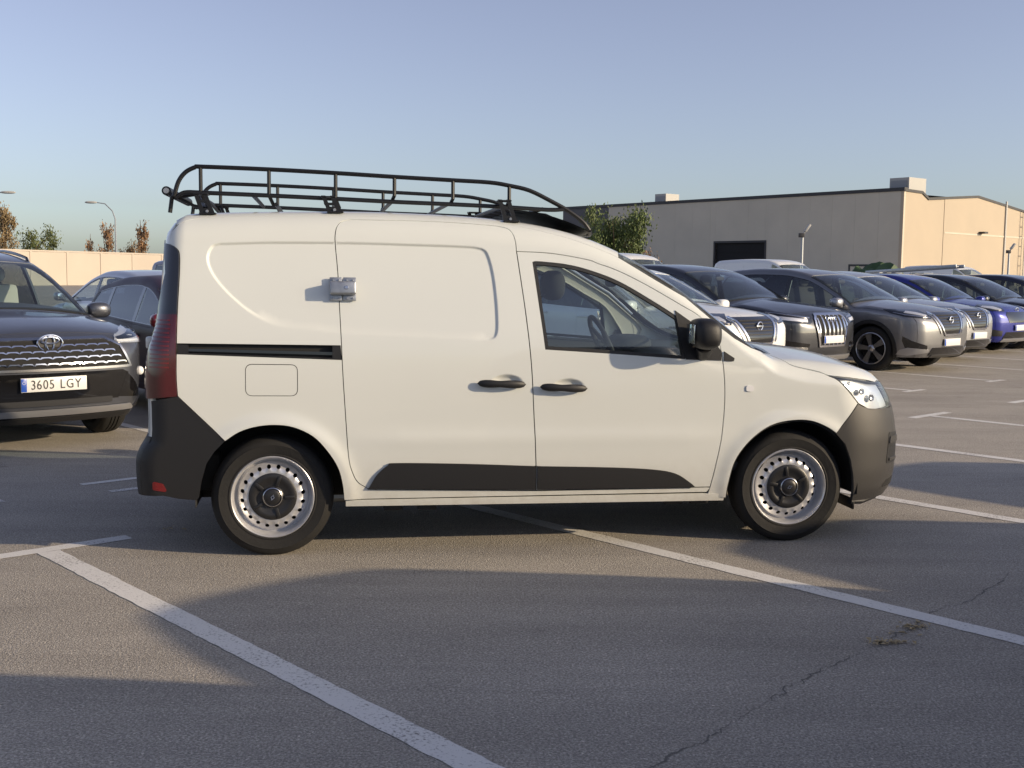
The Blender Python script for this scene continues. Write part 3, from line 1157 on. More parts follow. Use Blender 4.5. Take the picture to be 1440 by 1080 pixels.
for nm, out, par in (('door_seal', fd_out, (door_r, door_l)), ('door_seal', sd_out, (sdoor_r, sdoor_l))):
    d = seal_band(VAN, out)
    o = mk(nm, MATS['rubber_seal'], par[0], d)
    o = mk(nm, MATS['rubber_seal'], par[1], ([(p[0], -p[1], p[2]) for p in d[0]], d[1]))
d = seal_band(VAN, fender_out)
mk('fender_joint', MATS['rubber_seal'], van, d)
mk('fender_joint', MATS['rubber_seal'], van, ([(p[0], -p[1], p[2]) for p in d[0]], d[1]))
mk('flap_joint', MATS['rubber_seal'], fuel_r, seal_band(VAN, FUEL, w=.008, depth=.010))

# window glass and its black surround, mirror sail
WINi = inset(resample(clean(WIN if area2(WIN) > 0 else WIN[::-1]), .03), .016)
WINo = inset(resample(clean(WIN if area2(WIN) > 0 else WIN[::-1]), .03), -.001)
for i, par in enumerate((door_r, door_l)):
    f_ = (lambda d: d) if i == 0 else mir
    MB().add(*f_(panel(VAN, WINo, sp=.03, off=-.002, rim=.02, holes=[WINi]))).build('window_surround', BP, par)
    MB().add(*f_(panel(VAN, WINo, sp=.05, off=-.012, rim=0))).build('window_glass', MATS['window_glass'], par)
    MB().add(*f_(panel(VAN, [(2.118, 1.283), (2.219, 1.214), (2.317, 1.135), (2.375, 1.065), (2.374, 1.016), (2.177, 1.022), (2.150, 1.10)], sp=.03, off=.004, rim=.02))).build('mirror_sail', BP, par)
    MB().add(*f_(panel(VAN, [(2.389, 1.065), (2.447, 1.029), (2.443, 1.013), (2.425, 1.012), (2.389, 1.015)], sp=.02, off=.006, rim=.012))).build('sail_tip', BP, par)
    # lower black cladding
    CL = spl([(1.36, .459), (1.779, .445), (2.015, .429), (2.136, .405), (2.218, .355), (2.25, .328)], 4) + [(1.374, .332), (1.374, .459)]
    MB().add(*f_(panel(VAN, CL, sp=.03, off=.014, rim=.016, gap=.001))).build('door_cladding', BP, par)
for i, par in enumerate((sdoor_r, sdoor_l)):
    f_ = (lambda d: d) if i == 0 else mir
    CL = [(.484, .352)] + spl([(.492, .362), (.531, .426), (.586, .475), (.632, .487), (.993, .477), (1.366, .459)], 4) + [(1.366, .332)]
    MB().add(*f_(panel(VAN, CL, sp=.03, off=.014, rim=.016, gap=.001))).build('door_cladding', BP, par)


def handle_data(x0, x1, z0, z1, yb):
    v = []; f = []
    n = 20; m = 12
    for i in range(n + 1):
        t = i / n
        x = x0 + (x1 - x0) * t
        e = max(1e-3, 1 - abs(2 * t - 1) ** 5) ** .5
        out = .012 + .026 * math.sin(math.pi * min(max(t, .03), .97)) ** .5
        rz = (.0215 - .004 * math.exp(-((t - .45) / .15) ** 2)) * e
        ry = .012 * e
        z = z0 + (z1 - z0) * t
        for k in range(m):
            a = 2 * math.pi * k / m
            v.append((x, yb - out - ry * math.sin(a), z + rz * math.cos(a)))
    for i in range(n):
        for k in range(m):
            l = (k + 1) % m
            f.append((i * m + k, (i + 1) * m + k, (i + 1) * m + l, i * m + l))
    f.append(tuple(range(m))); f.append(tuple(n * m + k for k in range(m - 1, -1, -1)))
    return v, f


for hx0, hx1, hz0, hz1, pr, pl_ in ((1.047, 1.304, .901, .894, sdoor_r, sdoor_l), (1.378, 1.633, .881, .871, door_r, door_l)):
    hd = handle_data(hx0, hx1, hz0, hz1, -.887)
    mk('door_handle', BP, pr, hd)
    mk('door_handle', BP, pl_, ([(p[0], -p[1], p[2]) for p in hd[0]], [q[::-1] for q in hd[1]]))

# sliding-door rail: a recessed black channel with its runner and end stop
rail = empty('slide_rail', (0, 0, 0), 0, van)
MB().add(*panel(VAN, inset(RAILH, -.006), sp=.05, off=-.030, rim=0)).build('rail_channel', MATS['rubber_seal'], rail)
MB().add(*panel(VAN, [(-.455, 1.066), (.34, 1.044), (.34, 1.060), (-.455, 1.079)], sp=.05, off=-.012, rim=.018)).build('rail_runner', MATS['gloss_black'], rail)
MB().add(*panel(VAN, [(-.459, 1.052), (.352, 1.023), (.352, 1.029), (-.459, 1.058)], sp=.05, off=.002, rim=.03)).build('rail_lip', BP, rail)
MB().add(*panel(VAN, rpoly([(.306, 1.026, .006), (.35, 1.024, .006), (.345, 1.092, .006), (.306, 1.094, .006)]), sp=.03, off=.003, rim=.03)).build('rail_stop', BP, rail)
MB().add(*panel(VAN, rpoly([(-.456, 1.056, .006), (-.405, 1.056, .006), (-.405, 1.098, .006), (-.456, 1.099, .006)]), sp=.03, off=-.006, rim=.03)).build('rail_stop', BP, rail)

# roof, windscreen, bonnet
right = VAN.side_y(np.array(spl(ROOFLINE, 3)))
hd_ = VAN.side_y(np.array([ROOFLINE[-1]]))[0]
ye = abs(hd_[1])
head = [(1.822 + .075 * (1 - (y / ye) ** 2), y) for y in np.linspace(-ye, ye, 21)]
rear_top = [(-.468 - .052 * (1 - (y / .72) ** 2), y) for y in np.linspace(abs(right[0][1]), -abs(right[0][1]), 13)]
roof_out = [(p[0], p[1]) for p in right] + head + [(p[0], -p[1]) for p in right[::-1]] + rear_top
MB().add(*panel(VAN, roof_out, 'z', sp=.04, rim=.02)).build('roof', VM, van)
wsr = VAN.side_y(np.array(WSEDGE + WSLOW[1:]))
yb = abs(wsr[-1][1])
base = [(2.70 + .05 * (1 - (y / yb) ** 2), y) for y in np.linspace(-yb, yb, 17)]
ws_out = [(p[0], p[1]) for p in wsr] + base + [(p[0], -p[1]) for p in wsr[::-1]] + head[::-1]
MB().add(*panel(VAN, ws_out, 'z', sp=.05, gap=.004, off=-.004, rim=0)).build('windscreen', MATS['van_windscreen'], van)
wsi = inset(clean(ws_out) if area2(ws_out) > 0 else clean(ws_out)[::-1], .035)
MB().add(*panel(VAN, ws_out, 'z', sp=.04, gap=.004, off=-.006, rim=.004, holes=[wsi])).build('windscreen_frit', MATS['rubber_seal'], van)
hg = VAN.side_y(np.array(spl([(2.70, 1.043), (2.72, 1.037), (2.763, 1.007), (2.804, .983), (2.945, .951), (2.999, .93), (3.108, .918), (3.25, .898)], 3)))
hy = abs(hg[-1][1])
hf = VAN.put([(y, .880) for y in np.linspace(-hy * .93, hy * .93, 15)], 0)
hood_out = [(p[0], p[1]) for p in hg] + [(p[0], p[1]) for p in hf] + [(p[0], -p[1]) for p in hg[::-1]] + [(p[0] + .045, p[1]) for p in base[::-1]]
hood = MB().add(*panel(VAN, hood_out, 'z', sp=.03, gap=.003, rim=.02)).build('bonnet', VM, van)
cowl = [(p[0] - .01, p[1] * .97) for p in base] + [(p[0] + .05, p[1] * .97) for p in base[::-1]]
MB().add(*panel(VAN, cowl, 'z', sp=.04, off=-.012, rim=.01)).build('cowl', BP, van)
for s_ in (-.28, .30):
    mk('wiper', BP, van, tube_data([tuple(VAN.put([(2.735, s_)], 'z')[0] + np.array([0, 0, .012])), tuple(VAN.put([(2.62, s_ + .12)], 'z')[0] + np.array([0, 0, .02])), tuple(VAN.put([(2.58, s_ + .42)], 'z')[0] + np.array([0, 0, .014]))], .008, 6))

# bumpers
zf = np.linspace(.225, .735, 16)
fe = VAN.fedge(zf, 3.0, 3.62, 1.1)
fb_side = [(3.043, .615), (3.101, .554), (3.14, .464), (3.162, .373), (3.172, .30), (3.175, .225)] + [(p[0], p[2]) for p in fe] + [(3.251, .742), (3.20, .762), (3.174, .774), (3.115, .70)]
fbm = MB()
d = panel(VAN, fb_side, sp=.02, gap=.001, off=.004, rim=.02)
fbm.add(*d).add(*mir(d))
fb_front = [(p[1], p[2]) for p in fe] + [(-p[1], p[2]) for p in fe[::-1]]
fbm.add(*panel(VAN, fb_front, 0, sp=.03, off=.004, rim=.01))
fbump = fbm.build('front_bumper', MATS['sunlit_bumper_plastic'], van)
mk('lower_lip', BP, van, tube_data([(3.17, -.83, .222), (3.25, -.80, .215), (3.40, -.66, .215), (3.52, -.4, .212), (3.56, 0, .21), (3.52, .4, .212), (3.40, .66, .215), (3.25, .80, .215), (3.17, .83, .222)], .018, 8))
for sgn in (1, -1):
    f_ = (lambda d: d) if sgn == 1 else mir
    q = rpoly([(2.845, .44, .02), (2.98, .44, .02), (2.98, .585, .02), (2.845, .60, .02)])
    A45 = VAN.frame(-35)[0]
    s0 = float(np.array([3.40, -.66, 0]) @ A45)
    q = rpoly([(s0 - .09, .42, .02), (s0 + .12, .42, .02), (s0 + .12, .585, .02), (s0 - .07, .60, .02)])
    MB().add(*f_(panel(VAN, q, -35, sp=.03, off=.006, rim=.012))).build('fog_recess', BP, fbump)
    MB().add(*f_(panel(VAN, rpoly([(s0 - .07, .535, .008), (s0 + .09, .535, .008), (s0 + .09, .570, .008), (s0 - .06, .575, .008)]), -35, sp=.03, off=.012, rim=.01))).build('bumper_blade', MATS['sunlit_bumper_plastic'], fbump)
    MB().add(*f_(panel(VAN, rpoly([(s0 - .06, .435, .006), (s0 + .06, .435, .006), (s0 + .06, .452, .006), (s0 - .06, .452, .006)]), -35, sp=.03, off=.012, rim=.01))).build('bumper_blade', MATS['sunlit_bumper_plastic'], fbump)
    MB().add(*f_(panel(VAN, rpoly([(s0 - .10, .285, .01), (s0 + .10, .285, .01), (s0 + .08, .335, .01), (s0 - .05, .325, .01)]), -35, sp=.03, off=.005, rim=.01))).build('bumper_vent', MATS['underbody'], fbump)
zr = np.linspace(.335, .815, 14)
re_ = VAN.fedge(zr, -.30, -.72, 1.0, -1)
rb_side = [(-.457, .841), (-.343, .727), (-.229, .613), (-.285, .555), (-.324, .494), (-.350, .40), (-.363, .322), (-.377, .309), (-.46, .318), (-.536, .336)] + [(p[0], p[2]) for p in re_]
rbm = MB()
d = panel(VAN, rb_side, sp=.02, gap=.001, off=.005, rim=.02)
rbm.add(*d).add(*mir(d))
rb_rear = [(p[1], p[2]) for p in re_[:9]] + [(-p[1], p[2]) for p in re_[:9][::-1]]
rbm.add(*panel(VAN, [(-a, b) for a, b in rb_rear], 180, sp=.03, off=.005, rim=.01))
rbump = rbm.build('rear_bumper', BP, van)
for sgn in (1, -1):
    f_ = (lambda d: d) if sgn == 1 else mir
    MB().add(*f_(panel(VAN, rpoly([(-.585, .368, .01), (-.515, .355, .01), (-.535, .398, .01), (-.585, .412, .01)]), sp=.02, off=.009, rim=.006))).build('reflector', MATS['red_reflector'], rbump)

# rear: frame, two doors with windows, plate
zz = np.linspace(.56, 1.71, 18)
rf_ = VAN.fedge(zz, -.30, -.72, 1.0, -1)
rear_out = [(-p[1], p[2]) for p in rf_] + [(p[1], p[2]) for p in rf_[::-1]]
MB().add(*panel(VAN, rear_out, 180, sp=.04, off=-.004, rim=.02)).build('rear_frame', VM, van)
for sgn in (1, -1):
    o = [(sgn * .004, .57), (sgn * .70, .58), (sgn * .69, 1.0), (sgn * .64, 1.62), (sgn * .004, 1.66)]
    rd = MB().add(*panel(VAN, o, 180, sp=.03, gap=.003, off=.004, rim=.015)).build('rear_door', VM, van)
    MB().add(*panel(VAN, rpoly([(sgn * .08, 1.12, .05), (sgn * .60, 1.12, .05), (sgn * .565, 1.54, .05), (sgn * .08, 1.56, .05)]), 180, sp=.05, off=.008, rim=.006)).build('window_glass', MATS['tinted_glass'], rd)
pl = empty('number_plate', (-.672, 0, .74), 0, van)
mk('plate', MATS['plate_white'], pl, box_data((0, 0, 0), (.008, .52, .11), .002))

# tail lamps
AX = -125
le = two_d(VAN, VAN.side_y(np.array(spl(LAMP_EDGE, 4))), AX)
lo = [p for p in le if p[1] <= 1.246]; hi = [p for p in le if p[1] >= 1.244]
for sgn in (1, -1):
    f_ = (lambda d: d) if sgn == 1 else mir
    tl = MB().add(*f_(panel(VAN, [(p[0] - .002, p[1]) for p in lo] + [(lo[-1][0] - .15, lo[-1][1]), (lo[0][0] - .19, .95), (lo[0][0] - .17, lo[0][1] - .02)], AX, sp=.02, off=.010, rim=.02))).build('tail_light', MATS['red_lens'], van)
    MB().add(*f_(panel(VAN, [(p[0] - .002, p[1]) for p in hi] + [(hi[-1][0] - .03, 1.60), (hi[0][0] - .09, 1.45), (hi[0][0] - .13, 1.246)], AX, sp=.02, off=.009, rim=.02))).build('lamp_pillar', MATS['smoke_lens'], tl)
    for k in range(12):
        zc = 1.215 - k * .021
        i0 = min(lo, key=lambda p: abs(p[1] - zc))
        MB().add(*f_(panel(VAN, [(i0[0] - .028, zc - .004), (i0[0] - .028, zc + .004), (i0[0] - .125, zc + .004), (i0[0] - .125, zc - .004)], AX, sp=.05, off=.014, rim=.005))).build('lens_rib', MATS['red_reflector'], tl)
    for zc in (.90, 1.10):
        mk('hinge', VM, van, box_data((-.60, sgn * -.745, zc), (.05, .05, .06), .01))

# headlights
AX = -48
h3 = VAN.side_y(np.array([(2.999, .93), (3.05, .925), (3.108, .918), (3.2, .905), (3.29, .889)]))
h3b = VAN.side_y(np.array([(3.33, .733), (3.251, .741), (3.179, .776), (3.1, .86), (3.045, .91)]))
inn = VAN.put([(-.50, .868), (-.42, .862), (-.40, .80), (-.47, .742)], 0)
hl = two_d(VAN, h3, AX) + two_d(VAN, inn, AX) + two_d(VAN, h3b, AX)
for sgn in (1, -1):
    f_ = (lambda d: d) if sgn == 1 else mir
    hb = MB().add(*f_(panel(VAN, hl, AX, sp=.03, off=-.028, rim=0))).build('headlight', MATS['lamp_reflector'], van)
    MB().add(*f_(panel(VAN, hl, AX, sp=.02, off=.003, rim=.022, gap=.002))).build('lens', MATS['lamp_glass'], hb)
    hi_ = inset(clean(hl) if area2(hl) > 0 else clean(hl)[::-1], .007)
    MB().add(*f_(panel(VAN, hl, AX, sp=.02, off=-.004, rim=.02, gap=.002, holes=[hi_]))).build('lamp_surround', MATS['interior_dark'], hb)
    for (x_, z_, r_) in ((3.21, .842, .017), (3.285, .802, .018), (3.12, .888, .010)):
        c_ = VAN.side_y(np.array([(x_, z_)]))[0]
        n_ = VAN.normal(np.array([c_]))[0]
        c_ = c_ - n_ * .014
        M_ = Vector(n_).to_track_quat('Z', 'Y').to_matrix()
        v_, f__ = lathe_data([(0, .0), (r_ * .5, .002), (r_ * .86, .010), (r_, .013), (r_ * 1.08, .004)], 20, 'z')
        v_ = [tuple(M_ @ Vector(p) + Vector(c_)) for p in v_]
        if sgn == -1: v_ = [(p[0], -p[1], p[2]) for p in v_]
        mk('lamp_bowl', MATS['lamp_reflector'], hb, (v_, f__))
    MB().add(*f_(panel(VAN, rpoly([(2.517, .85, .012), (2.560, .848, .02), (2.560, .880, .02), (2.517, .882, .012)]), sp=.012, off=.006, rim=.008))).build('side_repeater', MATS['lamp_white'], van)
# grille and emblem
gr = MB().add(*panel(VAN, rpoly([(-.44, .72, .03), (.44, .72, .03), (.42, .865, .03), (-.42, .865, .03)]), 0, sp=.04, off=.004, rim=.02)).build('grille', MATS['gloss_black'], van)
for k in range(3):
    MB().add(*panel(VAN, [(-.41, .745 + k * .035), (.41, .745 + k * .035), (.41, .755 + k * .035), (-.41, .755 + k * .035)], 0, sp=.05, off=.012, rim=.01)).build('grille_bar', MATS['chrome_dull'], gr)
em = []
for a, b in ((.075, .055), (.040, .026)):
    em.append([(0, .80 + a), (b, .80), (0, .80 - a), (-b, .80)])
MB().add(*panel(VAN, em[0], 0, sp=.02, off=.022, rim=.012, holes=[em[1]])).build('emblem', MATS['chrome'], gr)
MB().add(*panel(VAN, rpoly([(-.50, .27, .03), (.50, .27, .03), (.46, .42, .03), (-.46, .42, .03)]), 0, sp=.04, off=.007, rim=.01)).build('air_intake', MATS['underbody'], fbump)
pf = empty('number_plate', (3.672, 0, .50), 0, van)
mk('plate', MATS['plate_white'], pf, box_data((0, 0, 0), (.008, .52, .11), .002))

# wheels, wheel houses, underbody
for (wx, sg, st) in ((0, -1, 0), (0, 1, 0), (2.812, -1, R(-2.5)), (2.812, 1, R(-2.5))):
    steel_wheel(van, (wx, sg * .745, .309), ry=.35 if wx == 0 else 1.1, flip=sg > 0, steer=st)
for wx in (0, 2.812):
    for sg in (-1, 1):
        v = []; f = []
        n = 24
        for (r_, y_) in ((.383, .868), (.383, .55), (.0, .55)):
            for k in range(n + 1):
                a = R(-6) + R(192) * k / n
                v.append((wx + r_ * math.cos(a), sg * y_, .305 + r_ * math.sin(a)))
        for i in range(2):
            for k in range(n):
                f.append((i * (n + 1) + k, i * (n + 1) + k + 1, (i + 1) * (n + 1) + k + 1, (i + 1) * (n + 1) + k))
        mk('wheel_house', MATS['underbody'], van, (v, f))
mk('underbody', MATS['underbody'], van, box_data((1.40, 0, .33), (1.9, 1.55, .16), .03), box_data((1.4, 0, .36), (3.9, 1.06, .22), .03), box_data((-.42, 0, .42), (.3, 1.4, .2), .03), box_data((3.28, 0, .42), (.25, 1.3, .3), .03))
mk('exhaust', MATS['galvanised'], van, tube_data([(-.5, -.35, .27), (.2, -.38, .22), (.7, -.3, .2), (2.2, -.2, .2)], .035, 10))
for x in (.62, .8, 2.15, 2.3):
    mk('jacking_rib', BP, van, box_data((x, -.79, .235), (.10, .03, .03), .005))
for y in (-.74, .74):
    mk('mud_flap', BP, van, box_data((3.19, y, .205), (.012, .2, .06), .004))

# cab interior
mk('bulkhead', MATS['trim_light'], van, box_data((1.235, 0, 1.0), (.02, 1.50, 1.35), .004))
mk('cab_floor', MATS['interior_dark'], van, box_data((1.95, 0, .42), (1.45, 1.55, .05), .01))
dash = [(2.08, .62), (2.06, .80), (2.10, .93), (2.20, 1.01), (2.42, 1.035), (2.62, 1.03), (2.66, .9), (2.5, .5), (2.2, .45)]
mk('dashboard', MATS['interior_dark'], van, prism_data(dash, -.80, .80))
mk('instrument_hood', MATS['interior_dark'], van, blob_data((2.20, .37, 1.03), (.13, .19, .06), 3))
for sg in (-1, 1):
    seat = MB()
    seat.add(*box_data((1.62, sg * .37, .66), (.52, .50, .17), .06, Matrix.Rotation(R(-4), 3, 'Y'), 3))
    seat.add(*box_data((1.395, sg * .37, .98), (.14, .48, .66), .06, Matrix.Rotation(R(-12), 3, 'Y'), 3))
    seat.add(*blob_data((1.40 if sg > 0 else 1.545, sg * .37, 1.425 if sg > 0 else 1.405), (.065, .135, .085), 2.6))
    seat.add(*tube_data([(1.37, sg * .37 - .06, 1.25), (1.42 if sg > 0 else 1.54, sg * .37 - .06, 1.4)], .007, 6))
    seat.add(*tube_data([(1.37, sg * .37 + .06, 1.25), (1.42 if sg > 0 else 1.54, sg * .37 + .06, 1.4)], .007, 6))
    seat.build('seat', MATS['seat_fabric'], van)
    dp = panel(VAN, [(1.42, .45), (2.34, .40), (2.36, 1.0), (2.17, 1.015), (1.80, 1.04), (1.43, 1.06)], sp=.08, off=-.06, rim=.01)
    MB().add(*(dp if sg < 0 else mir(dp))).build('door_trim', MATS['interior_dark'], door_r if sg < 0 else door_l)
PT = spl([(1.60, 1.525), (1.642, 1.515), (1.813, 1.452), (2.005, 1.345), (2.15, 1.262), (2.25, 1.13), (2.30, 1.04)], 3) + [(2.40, 1.04), (2.42, 1.10), (2.38, 1.17)] + [(p_[0] - .01, p_[1] - .012) for p_ in WSEDGE[::-1]] + [(1.70, 1.59)]
dp = panel(VAN, PT, sp=.04, off=-.028, rim=.012)
for d_ in (dp, mir(dp)):
    MB().add(*d_).build('pillar_trim', MATS['trim_cream'], van)
sw = MB()
M_ = Matrix.Rotation(R(65), 3, 'Y')
ring = [tuple(Vector((2.03, .37, 1.03)) + M_ @ Vector((math.cos(a) * .185, math.sin(a) * .185, 0))) for a in [2 * math.pi * i / 28 for i in range(28)]]
sw.add(*tube_data(ring, .016, 8, closed=True))
for a in (0, 2.2, 4.1):
    sw.add(*tube_data([tuple(Vector((2.06, .37, 1.02))), tuple(Vector((2.03, .37, 1.03)) + M_ @ Vector((math.cos(a) * .18, math.sin(a) * .18, 0)))], .014, 6))
sw.add(*tube_data([(2.05, .37, 1.02), (2.25, .37, .92)], .04, 10))
sw.build('steering_wheel', MATS['interior_dark'], van)
mk('interior_mirror', MATS['interior_dark'], van, blob_data((1.98, 0, 1.43), (.02, .11, .035), 3), tube_data([(1.99, 0, 1.46), (2.03, 0, 1.53)], .01, 6))

# door mirrors
for sg, par in ((-1, door_r), (1, door_l)):
    mm = MB()
    v, f = blob_data((0, 0, 0), (.078, .105, .082), 2.8, 28, 18)
    v = [(p[0] * (1.0 + .14 * p[2] / .1 * (1 if p[0] > 0 else 0)) - .012 * (p[2] / .1), p[1], p[2]) for p in v]
    v = [(2.238 + p[0], sg * (1.0) + p[1], 1.166 + p[2]) for p in v]
    mm.add(v, f)
    mm.add(*tube_data([(2.27, sg * .86, 1.055), (2.265, sg * .92, 1.065), (2.25, sg * .96, 1.10)], [.045, .04, .045], 12))
    mo = mm.build('door_mirror', BP, par)
    mk('mirror_face', MATS['mirror_glass'], mo, box_data((2.160, sg * 1.0, 1.166), (.003, .13, .10), .001))

# padlock hasp across the sliding-door gap
lk = empty('security_lock', (.36, -.842, 1.381), 0, van)
tl_ = R(-10)
Mx = Matrix.Rotation(R(-9.5), 3, 'X')
lo_ = MB()
for (cx, cz, dx, dz) in ((-.036, .035, .062, .05), (.034, .035, .066, .05), (-.036, -.038, .062, .045), (.034, -.038, .066, .045)):
    lo_.add(*box_data(tuple(Mx @ Vector((cx, .004, cz))), (dx, .012, dz), .003, Mx))
lo_.build('lock_plate', MATS['galvanised'], lk)
mk('lock_body', MATS['galvanised'], lk, box_data(tuple(Mx @ Vector((0, -.026, 0))), (.132, .05, .066), .008, Mx, 3))
mk('lock_cylinder', MATS['chrome_dull'], lk, (lambda d: ([tuple(Mx @ Vector(p)) for p in d[0]], d[1]))(lathe_data([(0, -.056), (.008, -.056), (.010, -.054), (.010, -.04)], 16, 'y', (.018, 0, 0))))
for x in (-.05, -.02, .02, .05):
    for z in (.045, -.048):
        bv_, bf_ = lathe_data([(0, -.008), (.004, -.008), (.006, -.002)], 10, 'y', (x, 0, z))
        mk('lock_bolt', MATS['galvanised'], lk, ([tuple(Mx @ Vector(q)) for q in bv_], bf_))

# ------------------------------------------------------------------ roof rack
rack = empty('roof_rack', (-1.3616, 6.5913, 0), .1651)
tag(rack, 'black tubular steel roof rack with rear roller mounted on the white van', 'roof rack')
RM = MATS['rack_steel']
TOP = [(-.497, 1.845), (-.473, 1.922), (-.437, 1.97), (-.39, 1.996), (-.36, 2.0), (-.016, 1.995), (.328, 1.985), (.637, 1.973), (.95, 1.963), (1.15, 1.956), (1.26, 1.941), (1.368, 1.918), (1.487, 1.864), (1.587, 1.812), (1.667, 1.756), (1.705, 1.71)]
for sg in (-1, 1):
    y = sg * .58
    mk('top_rail', RM, rack, tube_data([(p[0], y, p[1]) for p in spl(TOP, 4)], .0115, 10))
    mk('lower_rail', RM, rack, tube_data([(p[0], y, p[1]) for p in spl([(-.488, 1.838), (-.462, 1.858), (-.43, 1.868), (-.35, 1.867), (-.01, 1.860), (.357, 1.850), (.66, 1.841), (.96, 1.835), (1.23, 1.827), (1.47, 1.817), (1.56, 1.822)], 3)], .0115, 10))
    for x, zt, zb in ((-.362, 2.0, 1.865), (-.016, 1.995, 1.86), (.328, 1.985, 1.85), (.637, 1.973, 1.845), (.95, 1.963, 1.835), (1.256, 1.942, 1.828)):
        bend = x > .4
        mk('upright', RM, rack, tube_data([(x, y, zt)] + ([(x, y, zb + .03), (x - .012, y - sg * .03, zb)] if bend else [(x, y, zb), (x + .02, y - sg * .05, zb - .045)]), .010, 8))
for x, z in ((-.40, 1.868), (-.10, 1.862), (.02, 1.815), (.328, 1.85), (.62, 1.84), (.92, 1.834), (1.22, 1.827), (1.44, 1.82)):
    mk('cross_bar', RM, rack, tube_data([(x, -.58, z), (x, .58, z)], .011, 8))
mk('front_bow', RM, rack, tube_data(spl([(1.705, -.58, 1.71), (1.725, -.50, 1.69), (1.75, -.3, 1.695), (1.76, 0, 1.705), (1.75, .3, 1.695), (1.725, .50, 1.69), (1.705, .58, 1.71)], 4), .0115, 10))
for y in (-.36, -.12, .12, .36):
    mk('front_stay', RM, rack, tube_data([(1.22, y, 1.827), (1.50, y, 1.80), (1.75, y * .9, 1.70)], .009, 6))
wm = MB()                                           # wind deflector sheet at the front
v = []; f = []
for i in range(9):
    for j in range(13):
        t = i / 8
        v.append((1.30 + .43 * t, -.55 + 1.10 * j / 12, 1.815 - .02 * t - .10 * t * t))
for i in range(8):
    for j in range(12):
        f.append((i * 13 + j, (i + 1) * 13 + j, (i + 1) * 13 + j + 1, i * 13 + j + 1))
wm.add(v, f); wm.add([(p[0], p[1], p[2] - .003) for p in v], [q[::-1] for q in f])
wm.build('wind_deflector', RM, rack)
for x in (-.33, .315, 1.245):
    for sg in (-1, 1):
        yy = sg * .655
        zr_ = float(VAN.put([(x, yy)], 'z')[0][2])
        ft = MB()
        for (xa, xb_) in ((x - .052, x - .012), (x - .006, x + .036)):
            ft.add(*prism_data([(xb_ - .011, zr_ - .012), (xb_ + .011, zr_ - .012), (xa + .011, 1.862), (xa - .011, 1.862)], yy - .005, yy + .005))
        ft.add(*prism_data([(x - .045, 1.812), (x + .012, 1.812), (x + .006, 1.826), (x - .050, 1.826)], yy - .004, yy + .004))
        ft.add(*prism_data([(x - .030, zr_ - .010), (x + .050, zr_ - .010), (x + .034, zr_ + .03), (x - .036, zr_ + .03)], yy - .007, yy + .007))
        ft.add(*box_data((x + .01, yy + sg * .012, zr_ + .002), (.085, .04, .010), .003))
        ft.add(*box_data((x - .025, yy - sg * .035, 1.856), (.075, .09, .008), .003))
        ft.build('foot', RM, rack, smooth=False)
        mk('foot_bolt', MATS['galvanised'], rack, lathe_data([(0, sg * .013), (.007, sg * .013), (.009, sg * .005)], 12, 'y', (x + .006, yy, zr_ + .014)))
mk('roller', RM, rack, lathe_data([(0, -.50), (.024, -.50), (.024, .50), (0, .50)], 16, 'y', (-.545, 0, 1.878)))
mk('roller_end', MATS['galvanised'], rack, lathe_data([(0, -.512), (.014, -.512), (.017, -.50)], 14, 'y', (-.545, 0, 1.878)), lathe_data([(.017, .50), (.014, .512), (0, .512)], 14, 'y', (-.545, 0, 1.878)))
for sg in (-1, 1):
    mk('roller_bracket', RM, rack, tube_data([(-.545, sg * .49, 1.878), (-.50, sg * .50, 1.845), (-.40, sg * .52, 1.862)], .011, 8), tube_data([(-.515, sg * .5, 1.86), (-.528, sg * .5, 1.765)], .011, 8))
    mk('rear_brace', RM, rack, tube_data([(-.49, sg * .56, 1.845), (-.40, sg * .60, 1.80), (-.30, sg * .655, 1.775)], .008, 6), tube_data([(-.40, sg * .3, 1.868), (-.33, sg * .64, 1.77)], .009, 6))


# ------------------------------------------------------------------ parked cars
def paint(name, c, rough=.3, metal=.0, coat=.9):
    return mat(name, c, rough, metal=metal, coat=coat, coat_rough=.03, var=(2.0, .03))


paint('paint_charcoal', (.080, .086, .104), .35, .5)
paint('paint_black', (.012, .013, .017), .3, .2)
paint('paint_graphite', (.034, .037, .046), .35, .4)
paint('paint_grey', (.21, .21, .217), .35, .6)
paint('paint_silver', (.42, .42, .43), .35, .6)
paint('paint_blue', (.022, .032, .26), .3, .4)
paint('paint_maroon', (.034, .010, .020), .5, .0, .08)
paint('paint_red', (.25, .015, .02), .3, .2)
paint('paint_purple', (.07, .035, .075), .35, .3)
paint('paint_navy', (.014, .016, .034), .3, .3)
paint('paint_white', (.80, .80, .77), .32)
mat('seat_cover', (.42, .42, .38), .8)
mat('skid_silver', (.40, .40, .41), .35, metal=.7)

